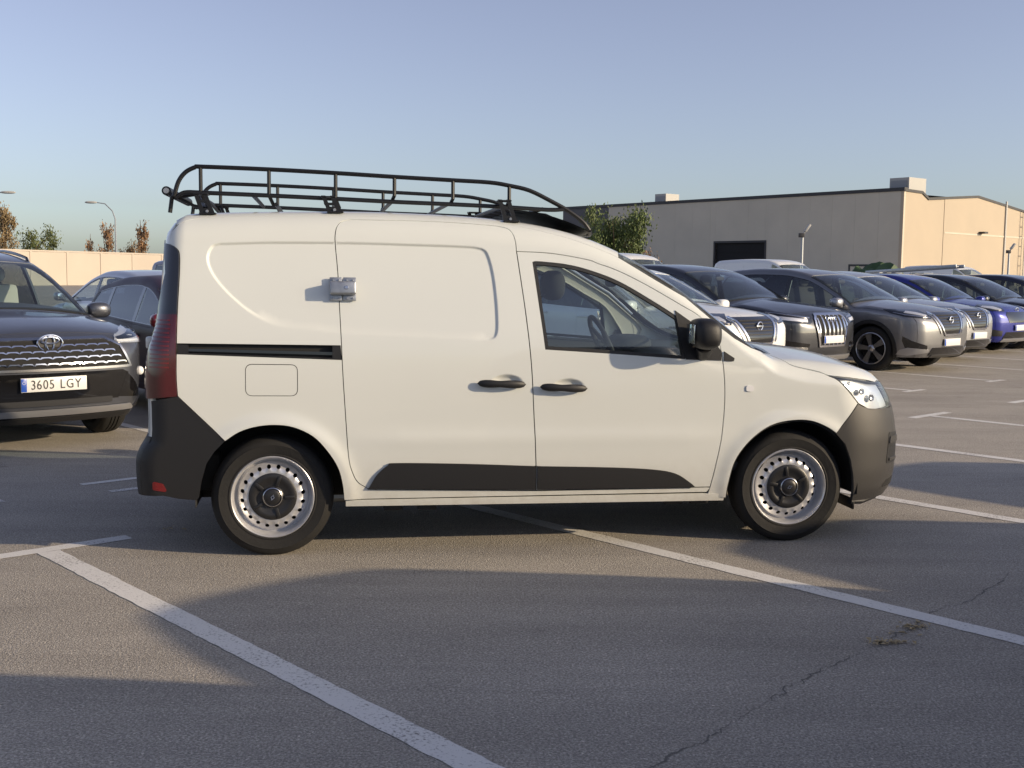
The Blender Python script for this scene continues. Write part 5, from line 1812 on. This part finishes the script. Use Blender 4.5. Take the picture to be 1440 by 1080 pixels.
def slat_grille_front(c):
    """wide grille of four rows of bright broken slats under an oval badge, dark lower mouth, silver lip"""
    wb = c.wb
    g = c.f0('grille', [(-.58, .815), (-.66, .66), (.66, .66), (.58, .815), (.46, .865), (-.46, .865)], 'underbody', .004)
    o = [(-.60, .815), (-.69, .645), (-.64, .64), (.64, .64), (.69, .645), (.60, .815), (.47, .88), (-.47, .88)]
    c.f0('grille_frame', o, 'chrome_dull', .014, holes=[inset(o if area2(o) > 0 else o[::-1], .018)], par=g, sp=.03)
    for k in range(4):
        zz = .685 + k * .044
        hw = .625 - max(0, k - 1) * .035
        n = 7
        off = .5 if k % 2 else 0
        for i in range(-n, n + 1):
            y = (i + off) * .098
            if abs(y) < hw - .03 and not (k == 3 and abs(y) < .13):
                c.f0('grille_slat', [(y - .047, zz - .008), (y - .036, zz - .002), (y - .018, zz + .002), (y + .018, zz + .002), (y + .036, zz - .002), (y + .047, zz - .008), (y + .047, zz + .002), (y + .034, zz + .010), (y - .034, zz + .010), (y - .047, zz + .002)], 'chrome', .014, par=g, sp=.05)
    ze = c.zm(.845)
    x = float(c.S.put([(0, ze)], 0)[0][0])
    em = empty('emblem', (0, 0, 0), 0, g)
    for a, b, cz in ((.098, .066, ze), (.034, .060, ze), (.070, .026, ze + .023)):
        mk('emblem_ring', MATS['chrome'], em, tube_data([(x + .030, p[0], p[1]) for p in ell(0, cz, a, b, 28)], .0085, 8, closed=True))
    mk('emblem_disc', MATS['plate_ink'], em, prism_data(ell(0, ze, .095, .063, 28), x + .010, x + .024, 'x'))
    c.f0('mouth', [(-.66, .60), (-.56, .40), (.56, .40), (.66, .60), (.60, .625), (-.60, .625)], 'gloss_black', .004)
    c.corner('mouth_corner', [(-.64, .60), (-.56, .41)], [(wb + .62, .38), (wb + .70, .46)], 'gloss_black', .005)
    hl = c.corner('headlight', [(-.60, .83), (-.56, .85), (-.58, .885)], [(wb + .50, .93), (wb + .33, .945), (wb + .30, .93), (wb + .38, .86), (wb + .52, .815)], 'lamp_reflector', .005)
    c.corner('headlight_lens', [(-.60, .83), (-.56, .85), (-.58, .885)], [(wb + .50, .93), (wb + .33, .945), (wb + .30, .93), (wb + .38, .86), (wb + .52, .815)], 'lamp_glass', .016, par=hl)
    c.corner('running_light', [(-.585, .838), (-.575, .85)], [(wb + .52, .845), (wb + .41, .87), (wb + .345, .925), (wb + .33, .92), (wb + .40, .86), (wb + .52, .83)], 'lamp_white', .010, par=hl)
    c.corner('lamp_bezel', [(-.60, .85), (-.58, .87)], [(wb + .52, .915), (wb + .42, .92), (wb + .44, .895), (wb + .52, .87)], 'smoke_lens', .009, par=hl)
    for x_, z_ in ((wb + .52, .895), (wb + .42, .915)):
        for sg in (-1, 1):
            p = c.S.side_y(np.array([(x_, c.zm(z_))]))[0]
            mk('lamp_bowl', MATS['smoke_lens'], hl[0 if sg < 0 else 1], blob_data((p[0] - .02, -sg * p[1] * (1 if sg > 0 else 1) if sg > 0 else p[1], p[2]), (.03, .03, .03), 2.2, 12, 8))
    for sg in (-1, 1):
        p = c.S.side_y(np.array([(wb + .66, .60)]))[0]
        fl = mk('fog_light', MATS['lamp_white'], c.bumper, blob_data((p[0] + .005, sg * abs(p[1]), .60), (.035, .035, .038), 2.2, 14, 10))
    c.f0('lower_lip', rpoly([(-.72, .30, .02), (.72, .30, .02), (.68, .345, .02), (-.68, .345, .02)]), 'skid_silver', .022, sp=.04)
    c.f0('lower_mesh', rpoly([(-.50, .375, .01), (.50, .375, .01), (.50, .42, .01), (-.50, .42, .01)]), 'interior_dark', .012, sp=.04)
    c.f0('skirt', rpoly([(-.70, .235, .01), (.70, .235, .01), (.72, .28, .01), (-.72, .28, .01)]), 'black_plastic', .010)
    c.corner('bumper_fin', [(-.70, .30)], [(wb + .58, .30), (wb + .50, .30), (wb + .48, .40), (wb + .60, .37)], 'black_plastic', .012)


def small_suv_front(c):
    wb = c.wb
    c.f0('grille', [(-.50, .72), (-.42, .60), (.42, .60), (.50, .72), (.44, .765), (-.44, .765)], 'gloss_black', .006)
    ze = c.zm(.80)
    x = float(c.S.put([(0, ze)], 0)[0][0])
    mk('emblem', MATS['chrome'], c.bumper, tube_data([(x + .014, p[0], p[1]) for p in ell(0, ze, .07, .045, 20)], .007, 6, closed=True), tube_data([(x + .014, p[0], p[1]) for p in ell(0, ze, .025, .042, 16)], .006, 6, closed=True))
    hl = c.corner('headlight', [(-.50, .775), (-.46, .80)], [(wb + .50, .89), (wb + .26, .90), (wb + .30, .85), (wb + .50, .79)], 'smoke_lens', .006)
    c.corner('headlight_lens', [(-.54, .795), (-.52, .815)], [(wb + .54, .86), (wb + .40, .87), (wb + .42, .845)], 'lamp_reflector', .010, par=hl)
    c.f0('mouth', rpoly([(-.58, .30, .03), (.58, .30, .03), (.50, .44, .03), (-.50, .44, .03)]), 'gloss_black', .006)
    c.f0('skid_plate', rpoly([(-.60, .25, .02), (.60, .25, .02), (.54, .31, .02), (-.54, .31, .02)]), 'skid_silver', .014)
    c.corner('bumper_scoop', [(-.60, .36), (-.60, .46)], [(wb + .62, .50), (wb + .52, .50), (wb + .54, .36)], 'black_plastic', .006)
    c.plate(.52)


def plain_front(c):
    small_suv_front(c)


def suv(name, pm, kx=1, ky=1, kz=1, base=SUV, fx=1.0, hz=1.0, front=None, **kw):
    sp_ = scale_spec(base, kx, ky, kz, fx, hz)
    a = dict(wb=2.665 * kx, xc=2.26 * kx, xh=3.22 * kx, xhead=1.40 * kx, xrt=-.46 * kx, W=.918 * ky)
    if base is BOXVAN: a.update(xc=2.56 * kx, xhead=1.55 * kx, xrt=-.74 * kx, xA=2.42, xB=1.35)
    a.update(kw)
    c = Car(name, sp_, pm, **a)
    fr = sp_['front']
    c.root['nose'] = float(max(p[1] for p in fr))
    if front: front(c)
    return c

SH = 'paint'
# left foreground: charcoal SUV facing the camera
c = suv('parked_car', 'paint_charcoal', 1.01, .965, 1.012, hz=.985, lift=.025, front=slat_grille_front, sp=.035, Rt=.36, Rr=.25, ra=.41, cover=True, rack_rails=True)
c.plate(.55, txt='3605 LGY')
place(c, 9.13, -3.39, 'charcoal SUV facing the camera with slatted chrome grille and plate 3605 LGY', 'car', GRP)
# next to it, half hidden by the van
c = suv('parked_car', 'paint_maroon', 0.985, .965, .905, base=HATCH, front=plain_front, clad=False, Rt=.32, Rr=.22, ra=.36)
for o in c.root.children_recursive:
    if o.name.startswith('door_mirror'): o.data.materials[0] = MATS['paint_red']
place(c, 8.95, -5.85, 'dark maroon hatchback with red mirror between the charcoal SUV and the white van', 'car', GRP)
r_ = c.root
m_ = Vector((2.12, -1.0, 0))
a0 = r_.rotation_euler.z
q_ = r_.location + Matrix.Rotation(a0, 3, 'Z') @ m_
r_.rotation_euler.z = a0 - R(4)                       # parked a little askew
r_.location = q_ - Matrix.Rotation(a0 - R(4), 3, 'Z') @ m_
# row behind on the left
c = suv('parked_car', 'paint_silver', .985, .965, .93, base=HATCH, front=plain_front, clad=False, Rt=.32, Rr=.22, ra=.36, rear_glass='window_glass')
place(c, 20.6, -8.25, 'silver grey hatchback seen from behind the charcoal SUV near the pale wall', 'car', GRP, flip=True)
mk('roof_aerial', MATS['gloss_black'], c.root, blob_data((-.28, 0, 1.445), (.07, .02, .035), 2.2, 12, 8))
c = suv('parked_van', 'paint_purple', 1.0, .96, .88, base=BOXVAN, front=plain_front, clad=False, interior=False, Rt=.32, Rr=.2, ra=.36)
place(c, 19.3, -11.7, 'dark purple van roof showing just behind the tail of the white van', 'van', GRP)

# right-hand row
c = suv('parked_car', 'paint_white', .99, .985, .99, front=v_grille_front, sp=.04, steer=0)
place(c, 8.76, -12.4, 'white crossover directly behind the bonnet of the white van', 'car', GRP)
c = suv('parked_car', 'paint_graphite', 1.045, 1.02, 1.02, front=frame_grille_front, sp=.04, Rt=.36, Rr=.25, ra=.41)
place(c, 9.19, -14.8, 'dark grey SUV with large chrome framed grille of upright bars', 'car', GRP)
c = suv('parked_car', 'paint_grey', 1, 1, 1, front=v_grille_front, sp=.035, Rt=.355, Rr=.245, ra=.40, wheel_style='two', steer=R(4), spokes=5)
for o in c.root.children_recursive:
    if o.name.startswith('door_mirror'): o.data.materials[0] = MATS['paint_silver']
place(c, 8.56, -17.2, 'metallic grey crossover with five spoke wheels showing its whole front and side', 'car', GRP)
c = suv('parked_car', 'paint_silver', 1, 1, .985, front=v_grille_front, sp=.05)
place(c, 9.3, -19.7, 'silver crossover mostly hidden behind the metallic grey crossover', 'car', GRP)
c = suv('parked_car', 'paint_blue', .96, .96, .965, front=small_suv_front, sp=.045, Rt=.335, Rr=.23, ra=.38)
place(c, 9.85, -22.6, 'bright blue small crossover with dark grille near the right edge', 'car', GRP)
c = suv('parked_car', 'paint_black', 1, 1, .97, front=small_suv_front, sp=.05)
place(c, 9.8, -25.0, 'black crossover standing right behind the bright blue crossover', 'car', GRP)
c = suv('parked_car', 'paint_navy', 1, 1, .98, front=small_suv_front, sp=.05)
place(c, 9.6, -27.5, 'dark navy car at the right edge beyond the black crossover', 'car', GRP)

# vans behind the right-hand row
wv = suv('parked_van', 'paint_white', 1.05, 1.02, 1.05, base=BOXVAN, front=plain_front, clad=False, side_windows=False, interior=False, sp=.07)
place(wv, 19.2, -31.6, 'white panel van behind the dark grey SUV, roof above the cars', 'van', GRP)
w2 = copy_tree(wv.root)
place(w2, 17.2, -21.9, 'white panel van roof just above the white van bonnet by the tree', 'van', GRP)
w3 = copy_tree(wv.root)
place(w3, 20.6, -46.5, 'white panel van with bluish shaded side at the right edge', 'van', GRP)
# service car with roof bars and a ladder, and a low trailer under a green tarpaulin
c = suv('parked_car', 'paint_navy', 1, 1, .95, front=None, sp=.07, interior=False)
sc = place(c, 12.6, -28.6, 'dark car with roof bars carrying a folded ladder behind the blue crossover', 'car', GRP)
for x in (.1, 1.0):
    mk('roof_bar', MATS['galvanised'], c.root, tube_data([(x, -.62, 1.50), (x, -.60, 1.60), (x, .60, 1.60), (x, .62, 1.50)], .02, 6))
p = uv(15.3, -28.6)
ld_ = empty('ladder', (p.x, p.y, 0), LA - math.pi)
tag(ld_, 'folded metal ladder lying on the roof bars of the dark car', 'ladder')
for y in (-.22, .22):
    mk('rail', MATS['galvanised'], ld_, box_data((-.1, y, 1.70), (2.6, .035, .09), .005, Matrix.Rotation(R(-4), 3, 'Y')))
for k in range(9):
    mk('rung', MATS['galvanised'], ld_, tube_data([(-1.25 + k * .29, -.22, 1.62 + k * .0203), (-1.25 + k * .29, .22, 1.62 + k * .0203)], .018, 6))
mat('tarp_green', (.05, .09, .03), .6, bump=(9, .6), var=(3, .3))
p = uv(20.2, -31.3)
p = Vector((10.9, 34.0, 0))
tr_ = empty('covered_trailer', (p.x, p.y, 0), LA - math.pi)
tag(tr_, 'trailer load under a crumpled green tarpaulin in front of the building corner', 'trailer')
tv = []; tf = []
for i in range(17):
    for j in range(11):
        a = i / 16; b = j / 10
        e = min(1, 5 * min(a, 1 - a)) * min(1, 4 * min(b, 1 - b))
        h_ = 1.05 + e * (.72 + .16 * math.sin(a * 9 + 1) * math.sin(b * 6 + .5) + random.uniform(-.09, .09))
        tv.append((-1.0 + 2.0 * a, -.8 + 1.6 * b, h_))
tf = [(i * 11 + j, (i + 1) * 11 + j, (i + 1) * 11 + j + 1, i * 11 + j + 1) for i in range(16) for j in range(10)]
mk('tarpaulin', MATS['tarp_green'], tr_, (tv, tf))
mk('trailer_box', MATS['galvanised'], tr_, box_data((0, 0, .75), (1.95, 1.55, .5), .02))
for sg in (-1, 1):
    mk('tyre', MATS['tyre'], tr_, tuple((lambda d: ([(q[0], q[1] + sg * .82, q[2] + .30) for q in d[0]], d[1]))(tyre_data(.30, .18, .16))))
mk('drawbar', MATS['galvanised'], tr_, tube_data([(1.2, 0, .5), (2.4, 0, .45)], .03, 6))

# cars parked on the near row, to the right of the camera's view: their long shadows reach into the picture
for k, (v_, pm, kz, nm) in enumerate(((-2.95, 'paint_silver', 1.0, 'silver SUV nearest the camera in the row out of view on the right'), (-5.4, 'paint_grey', 1.03, 'grey SUV second in the row out of view on the right'),
                                      (-8.2, 'paint_black', 1.0, 'black SUV third in the row out of view on the right'), (-10.75, 'paint_blue', 1.02, 'blue SUV fourth in the row out of view on the right'))):
    if k == 0:
        c0 = suv('parked_car', pm, 1, 1, kz, front=small_suv_front, sp=.07)
        rt_ = c0.root
    else:
        rt_ = copy_tree(c0.root)
        rt_.scale = (1, 1, kz)
        for o in rt_.children_recursive:
            if o.type == 'MESH' and o.data.materials and o.data.materials[0] == MATS['paint_silver']:
                o.material_slots[0].link = 'OBJECT'
                o.material_slots[0].material = MATS[pm]
    place(rt_, -3.95 + (.25, 0, -.75, -.1)[k], v_, nm, 'car', 'cars parked out of view on the right')

# ------------------------------------------------------------------ industrial building
mat('cladding', (.58, .53, .43), .75, var=(.35, .06))
mat('cladding_dark', (.10, .10, .105), .7)
mat('coping', (.035, .035, .038), .6)
mat('render_cream', (.47, .395, .30), .85, var=(.3, .05))
mat('door_dark', (.005, .005, .006), .8)
mat('roof_grey', (.30, .31, .32), .7)
bl = empty('industrial_building', (33.19, 98.0, 0), 0)
tag(bl, 'long pale industrial building with dark roof edge and shaded left side', 'building')
dL = Vector((-.6198, .7847, 0)); dR = Vector((.7413, .6712, 0))
HB = 8.85


def wallbox(nm, m, d, nrm, t0, t1, z0, z1, out=0.0, th=.25, par=bl):
    """slab along a wall line: from t0 to t1, z0 to z1, its face 'out' metres proud of the line"""
    v = []
    for t in (t0, t1):
        for o in (out, out - th):
            for z in (z0, z1):
                q = d * t + nrm * o
                v.append((q.x, q.y, z))
    f = [(0, 1, 5, 4), (2, 6, 7, 3), (0, 2, 3, 1), (4, 5, 7, 6), (1, 3, 7, 5), (0, 4, 6, 2)]
    bm = bmesh.new()
    bv = [bm.verts.new(q) for q in v]
    for q in f: bm.faces.new([bv[i] for i in q])
    bmesh.ops.recalc_face_normals(bm, faces=bm.faces)
    bm.verts.index_update()
    dd = ([tuple(q.co) for q in bm.verts], [tuple(q.index for q in w.verts) for w in bm.faces])
    bm.free()
    return mk(nm, m, par, dd, smooth=False)


nL = Vector((-.7847, -.6198, 0))                       # outward normal of the left, shaded side
nR = Vector((.6712, -.7413, 0))
t = 0.0
while t < 36.4:
    a, b = t, min(t + 2.42, 36.7)
    jit = random.uniform(-.004, .004)
    if b > 14.77 and a < 21.1:                            # above the loading door
        for (p0, p1) in ((a, min(b, 14.77)), (max(a, 14.77), min(b, 21.1)), (max(a, 21.1), b)):
            if p1 - p0 > .03:
                wallbox('wall_panel', MATS['cladding'], dL, nL, p0 + .004, p1 - .004, 4.72 if (p0 >= 14.76 and p1 <= 21.11) else 0, HB, jit)
    else:
        wallbox('wall_panel', MATS['cladding'], dL, nL, a + .004, b - .004, 0, HB, jit)
    t = b
wallbox('wall_panel', MATS['cladding_dark'], dL, nL, 36.75, 44.4, 0, HB, .0)
wallbox('wall_core', MATS['cladding_dark'], dL, nL, 0.3, 44.2, 0, HB - .1, -.30, .3)
ld = wallbox('loading_door', MATS['door_dark'], dL, nL, 14.77, 21.1, 0, 4.72, -.20, .06)
for k in range(5):
    wallbox('door_section', MATS['door_dark'], dL, nL, 14.9, 20.95, .05 + k * .93, .93 + k * .93, -.16, .03, par=ld)
wallbox('door_frame', MATS['coping'], dL, nL, 14.62, 14.80, 0, 4.9, .05, .2)
wallbox('door_frame', MATS['coping'], dL, nL, 21.07, 21.25, 0, 4.9, .05, .2)
wallbox('door_frame', MATS['coping'], dL, nL, 14.80, 21.07, 4.70, 4.9, .05, .2)
sw_ = wallbox('side_window', MATS['cladding'], dL, nL, 1.54, 5.16, .3, 2.45, .03, .05)
wallbox('window_frame', MATS['coping'], dL, nL, 1.44, 5.26, 2.45, 2.62, .07, .1, par=sw_)
wallbox('window_frame', MATS['coping'], dL, nL, 5.10, 5.26, .2, 2.45, .07, .1, par=sw_)
wallbox('window_frame', MATS['coping'], dL, nL, 1.44, 1.60, .2, 2.45, .07, .1, par=sw_)
wallbox('coping', MATS['coping'], dL, nL, -.08, 44.5, HB, HB + .30, .08, .5)
# gable side, in the sun: outline of parapet, step and low gable
prof = [(-.0, 0), (7.05, 0), (7.05, 8.52), (4.15, 8.30), (3.0, 8.80), (0, HB)]
prof2 = [(7.08, 0), (44, 0), (44, 6.0), (23.2, 8.03), (13.3, 8.97), (7.08, 8.52)]


def wallpoly(nm, m, d, nrm, pts, out=0.0, th=.3, par=bl):
    n = len(pts)
    v = []
    for o in (out, out - th):
        for (t_, z_) in pts:
            q = d * t_ + nrm * o
            v.append((q.x, q.y, z_))
    f = [tuple(range(n)), tuple(range(2 * n - 1, n - 1, -1))] + [(i, i + n, (i + 1) % n + n, (i + 1) % n) for i in range(n)]
    bm = bmesh.new()
    bv = [bm.verts.new(q) for q in v]
    for q in f: bm.faces.new([bv[i] for i in q])
    bmesh.ops.recalc_face_normals(bm, faces=bm.faces)
    bm.verts.index_update()
    dd = ([tuple(q.co) for q in bm.verts], [tuple(q.index for q in w.verts) for w in bm.faces])
    bm.free()
    return mk(nm, m, par, dd, smooth=False)


wallpoly('gable_wall', MATS['render_cream'], dR, nR, prof, .0)
wallpoly('gable_wall', MATS['render_cream'], dR, nR, prof2, .035)
for a, b in zip([(0, HB), (3.0, 8.80), (4.15, 8.30), (7.07, 8.52), (13.3, 8.97), (23.2, 8.03)], [(3.0, 8.80), (4.15, 8.30), (7.07, 8.52), (13.3, 8.97), (23.2, 8.03), (44, 6.0)]):
    wallpoly('coping', MATS['coping'], dR, nR, [(a[0], a[1] - .02), (b[0], b[1] - .02), (b[0], b[1] + .20), (a[0], a[1] + .20)], .10, .5)
wallbox('string_course', MATS['cladding'], dR, nR, 7.2, 43, 5.48, 5.62, .07, .06)
wallbox('downpipe', MATS['trim_light'], dR, nR, 19.0, 19.22, 0, 8.9, .16, .12)
wl_ = wallbox('wall_lamp', MATS['coping'], dR, nR, 13.8, 14.5, 5.68, 5.85, .6, .6)
for t_ in (22.55, 23.15):
    wallbox('ladder_rail', MATS['galvanised'], dR, nR, t_, t_ + .07, .5, 8.3, .5, .07)
for k in range(8):
    wallbox('ladder_rung', MATS['galvanised'], dR, nR, 22.6, 23.2, 1.0 + k * .95, 1.07 + k * .95, .48, .06)
# roof planes and machines on the roof
rp = [dL * 0 - nL * .3, dR * 13.3 - nR * .3, dR * 13.3 - nR * .3 + dL * 44, dL * 44.4 - nL * .3]
mk('roof_sheet', MATS['roof_grey'], bl, ([(q.x, q.y, HB - .2 if i in (0, 3) else 8.85) for i, q in enumerate(rp)], [(0, 1, 2, 3)]), smooth=False)
rp = [dR * 13.3 - nR * .3, dR * 44 - nR * .3, dR * 44 + dL * 44, dR * 13.3 + dL * 44]
mk('roof_sheet', MATS['roof_grey'], bl, ([(q.x, q.y, 8.85 if i in (0, 3) else 5.9) for i, q in enumerate(rp)], [(0, 1, 2, 3)]), smooth=False)


def on_roof(nm, t_, w, l, h, par=bl):
    o = wallbox(nm, MATS['trim_light'], dL, nL, t_, t_ + l, HB - .2, HB + h, -1.2, w, par=par)
    wallbox('duct', MATS['roof_grey'], dL, nL, t_ + .2, t_ + l - .2, HB + .25, HB + h - .25, -1.1, .12, par=o)
    return o


on_roof('roof_unit', .35, 2.6, 1.9, 1.25)
on_roof('roof_unit', 29.2, 2.0, 1.6, 1.2)

# ------------------------------------------------------------------ boundary wall on the left
mat('wall_cream', (.47, .41, .345), .9, var=(.25, .06))
wa = empty('boundary_wall', (-49.1, 72.0, 0), 0)
tag(wa, 'long pale sunlit concrete wall behind the cars on the left', 'wall')
dW = Vector((.392, .920, 0)); nW = Vector((.920, -.392, 0))
for k in range(22):
    wallbox('wall_panel', MATS['wall_cream'], dW, nW, k * 4.0 + .02, k * 4.0 + 3.98, 0, 2.78, random.uniform(-.01, .01), .2, par=wa)
    wallbox('wall_post', MATS['wall_cream'], dW, nW, k * 4.0 - .12, k * 4.0 + .12, 0, 2.8, .05, .3, par=wa)
    wallbox('wall_cap', MATS['wall_cream'], dW, nW, k * 4.0, k * 4.0 + 3.995, 2.80, 2.93, .04, .3, par=wa)


# ------------------------------------------------------------------ trees
def leaf_mat(name, c, v):
    m = mat(name, c, .65, var=(1.2, v))
    b = m.node_tree.nodes['Principled BSDF']
    b.inputs['Subsurface Weight'].default_value = 0
    return m


leaf_mat('leaf_green', (.10, .135, .04), .45)
leaf_mat('leaf_bright', (.10, .12, .035), .4)
leaf_mat('leaf_rust', (.27, .155, .075), .4)
leaf_mat('leaf_ochre', (.24, .17, .08), .35)
mat('bark', (.14, .10, .07), .9, bump=(30, .5))


def tree(name, loc, h, rad, base, n, leafm, label, shape='round', lsize=.22, seed=1, group=None):
    r = random.Random(seed)
    t = empty(name, loc)
    tag(t, label, 'tree', group)
    b = MB()
    tips = []
    b.add(*tube_data([(0, 0, -.1), (.04 * h * r.uniform(-.3, .3), 0, h * .3), (.05 * h * r.uniform(-.5, .5), .02 * h, h * .62), (.04 * h * r.uniform(-.5, .5), 0, h * .93)], [h * .022, h * .017, h * .010, h * .003], 7))
    nb = 16 if shape != 'poplar' else 22
    for i in range(nb):
        z0 = base + (h - base) * r.uniform(-.1, .75) * .85
        z0 = max(z0, .12 * h)
        a = r.uniform(0, 6.28)
        if shape == 'poplar':
            L = rad * r.uniform(.35, .8) * (1.15 - z0 / h); up = L * r.uniform(1.6, 2.6)
        else:
            L = rad * r.uniform(.55, .98); up = L * r.uniform(.5, 1.5)
        e = Vector((math.cos(a) * L, math.sin(a) * L, min(z0 + up, h * .97)))
        m_ = Vector((e.x * .5, e.y * .5, z0 + (e.z - z0) * .38))
        b.add(*tube_data([(0, 0, z0), tuple(m_), tuple(e)], [h * .009, h * .006, h * .002], 5))
        tips.append((Vector((0, 0, z0)), m_, e))
    b.build('trunk', MATS['bark'], t)
    lv = []; lf = []
    def leaf(p, s, d=None):
        if d is None:
            d = Vector((r.gauss(0, 1), r.gauss(0, 1), r.gauss(.3, .8))).normalized()
        w = d.cross(Vector((r.gauss(0, 1), r.gauss(0, 1), r.gauss(0, 1)))).normalized()
        k = len(lv)
        lv.extend([tuple(p - d * s), tuple(p + w * s * .42), tuple(p + d * s), tuple(p - w * s * .42)])
        lf.append((k, k + 1, k + 2, k + 3))
    clumps = []
    for _ in range(46 if shape != 'poplar' else 34):
        b0, m_, e = r.choice(tips)
        t_ = r.uniform(.35, 1.08)
        p = m_.lerp(e, (t_ - .5) * 2) if t_ > .5 else b0.lerp(m_, t_ * 2)
        clumps.append((p + Vector((r.gauss(0, .06 * rad), r.gauss(0, .06 * rad), r.gauss(0, .05 * rad))), r.uniform(.16, .34) * rad * (.6 if shape == 'poplar' else 1)))
    for _ in range(n):
        c_, s_ = r.choice(clumps)
        p = c_ + Vector((r.gauss(0, s_ * .6), r.gauss(0, s_ * .6), r.gauss(0, s_ * (.75 if shape != 'poplar' else 1.2))))
        if p.z < base * .5: continue
        d = Vector((r.gauss(0, .45), r.gauss(0, .45), r.uniform(.4, 1.2))).normalized() if shape in ('bushy', 'poplar') else None
        leaf(p, lsize * r.uniform(.5, 1.15), d)
    mk('crown', leafm, t, (lv, lf), smooth=False)
    return t


TG = 'trees beyond the pale wall'
tree('leafy_tree', (7.3, 82, 0), 5.7, 2.35, 1.5, 9500, MATS['leaf_green'], 'bushy green tree in front of the left end of the building', 'bushy', .14, 3)
tree('leafy_tree', (9.6, 86, 0), 3.3, 1.4, .8, 800, MATS['leaf_rust'], 'low brownish bush right of the green tree by the building', 'bushy', .12, 4)
tree('autumn_tree', (-48.9, 110, 0), 8.1, 1.8, 2.0, 3000, MATS['leaf_ochre'], 'tall ochre autumn tree at the left edge behind the wall', 'poplar', .16, 5, TG)
tree('leafy_tree', (-47.0, 113, 0), 4.9, 1.9, 1.4, 2400, MATS['leaf_bright'], 'low rounded green tree behind the wall beside the ochre tree', 'bushy', .15, 6, TG)
tree('autumn_tree', (-46.2, 125, 0), 5.6, 1.0, 1.5, 420, MATS['leaf_rust'], 'shortest thin half bare tree behind the wall', 'poplar', .15, 7, TG)
tree('autumn_tree', (-44.4, 125, 0), 7.0, 1.5, 1.6, 1150, MATS['leaf_rust'], 'slender half bare rust tree standing beside the street lamp', 'poplar', .15, 8, TG)
tree('autumn_tree', (-40.6, 125, 0), 7.3, 1.7, 1.6, 1300, MATS['leaf_rust'], 'slender half bare rust tree nearest the van tail', 'poplar', .15, 9, TG)
tree('autumn_tree', (-42.4, 127, 0), 5.2, 1.6, 1.2, 900, MATS['leaf_ochre'], 'low thin ochre tree between the two slender rust trees', 'poplar', .15, 10, TG)

# ------------------------------------------------------------------ lamp posts
mat('lamp_post_grey', (.34, .36, .38), .5, metal=.5)


def street_lamp(loc, h, arm, label):
    s = empty('street_lamp', loc)
    tag(s, label, 'street lamp', 'street lamps')
    mk('pole', MATS['lamp_post_grey'], s, tube_data([(0, 0, 0), (0, 0, h * .45), (0, 0, h * .80), (arm * .12, 0, h * .9), (arm * .42, 0, h * .985), (arm * .8, 0, h)], [.10, .085, .065, .055, .05, .045], 8))
    mk('lamp_head', MATS['trim_light'], s, blob_data((arm * 1.0, 0, h), (abs(arm) * .26, .18, .12), 2.4, 14, 8))


street_lamp((-38.2, 110, 0), 7.75, -2.3, 'street lamp with curved arm beyond the pale wall')
street_lamp((-46.6, 100, 0), 7.95, 2.6, 'street lamp head reaching in at the left edge above the ochre tree')


def flood_pole(loc, h, label):
    s = empty('floodlight_pole', loc)
    tag(s, label, 'lamp post', 'floodlight poles')
    mk('pole', MATS['lamp_post_grey'], s, tube_data([(0, 0, 0), (0, 0, h - .35)], [.09, .07], 8))
    mk('bracket', MATS['coping'], s, box_data((-.05, 0, h - .42), (.28, .22, .22), .02))
    mk('floodlight', MATS['trim_light'], s, box_data((.24, 0, h - .05), (.46, .30, .12), .02, Matrix.Rotation(R(-55), 3, 'Y')), tube_data([(0, 0, h - .4), (.2, 0, h - .15)], .04, 6))


flood_pole((15.1, 60, 0), 4.05, 'floodlight pole in front of the shaded side of the building')
flood_pole((34.6, 80, 0), 3.8, 'floodlight pole in front of the sunlit gable near the right edge')
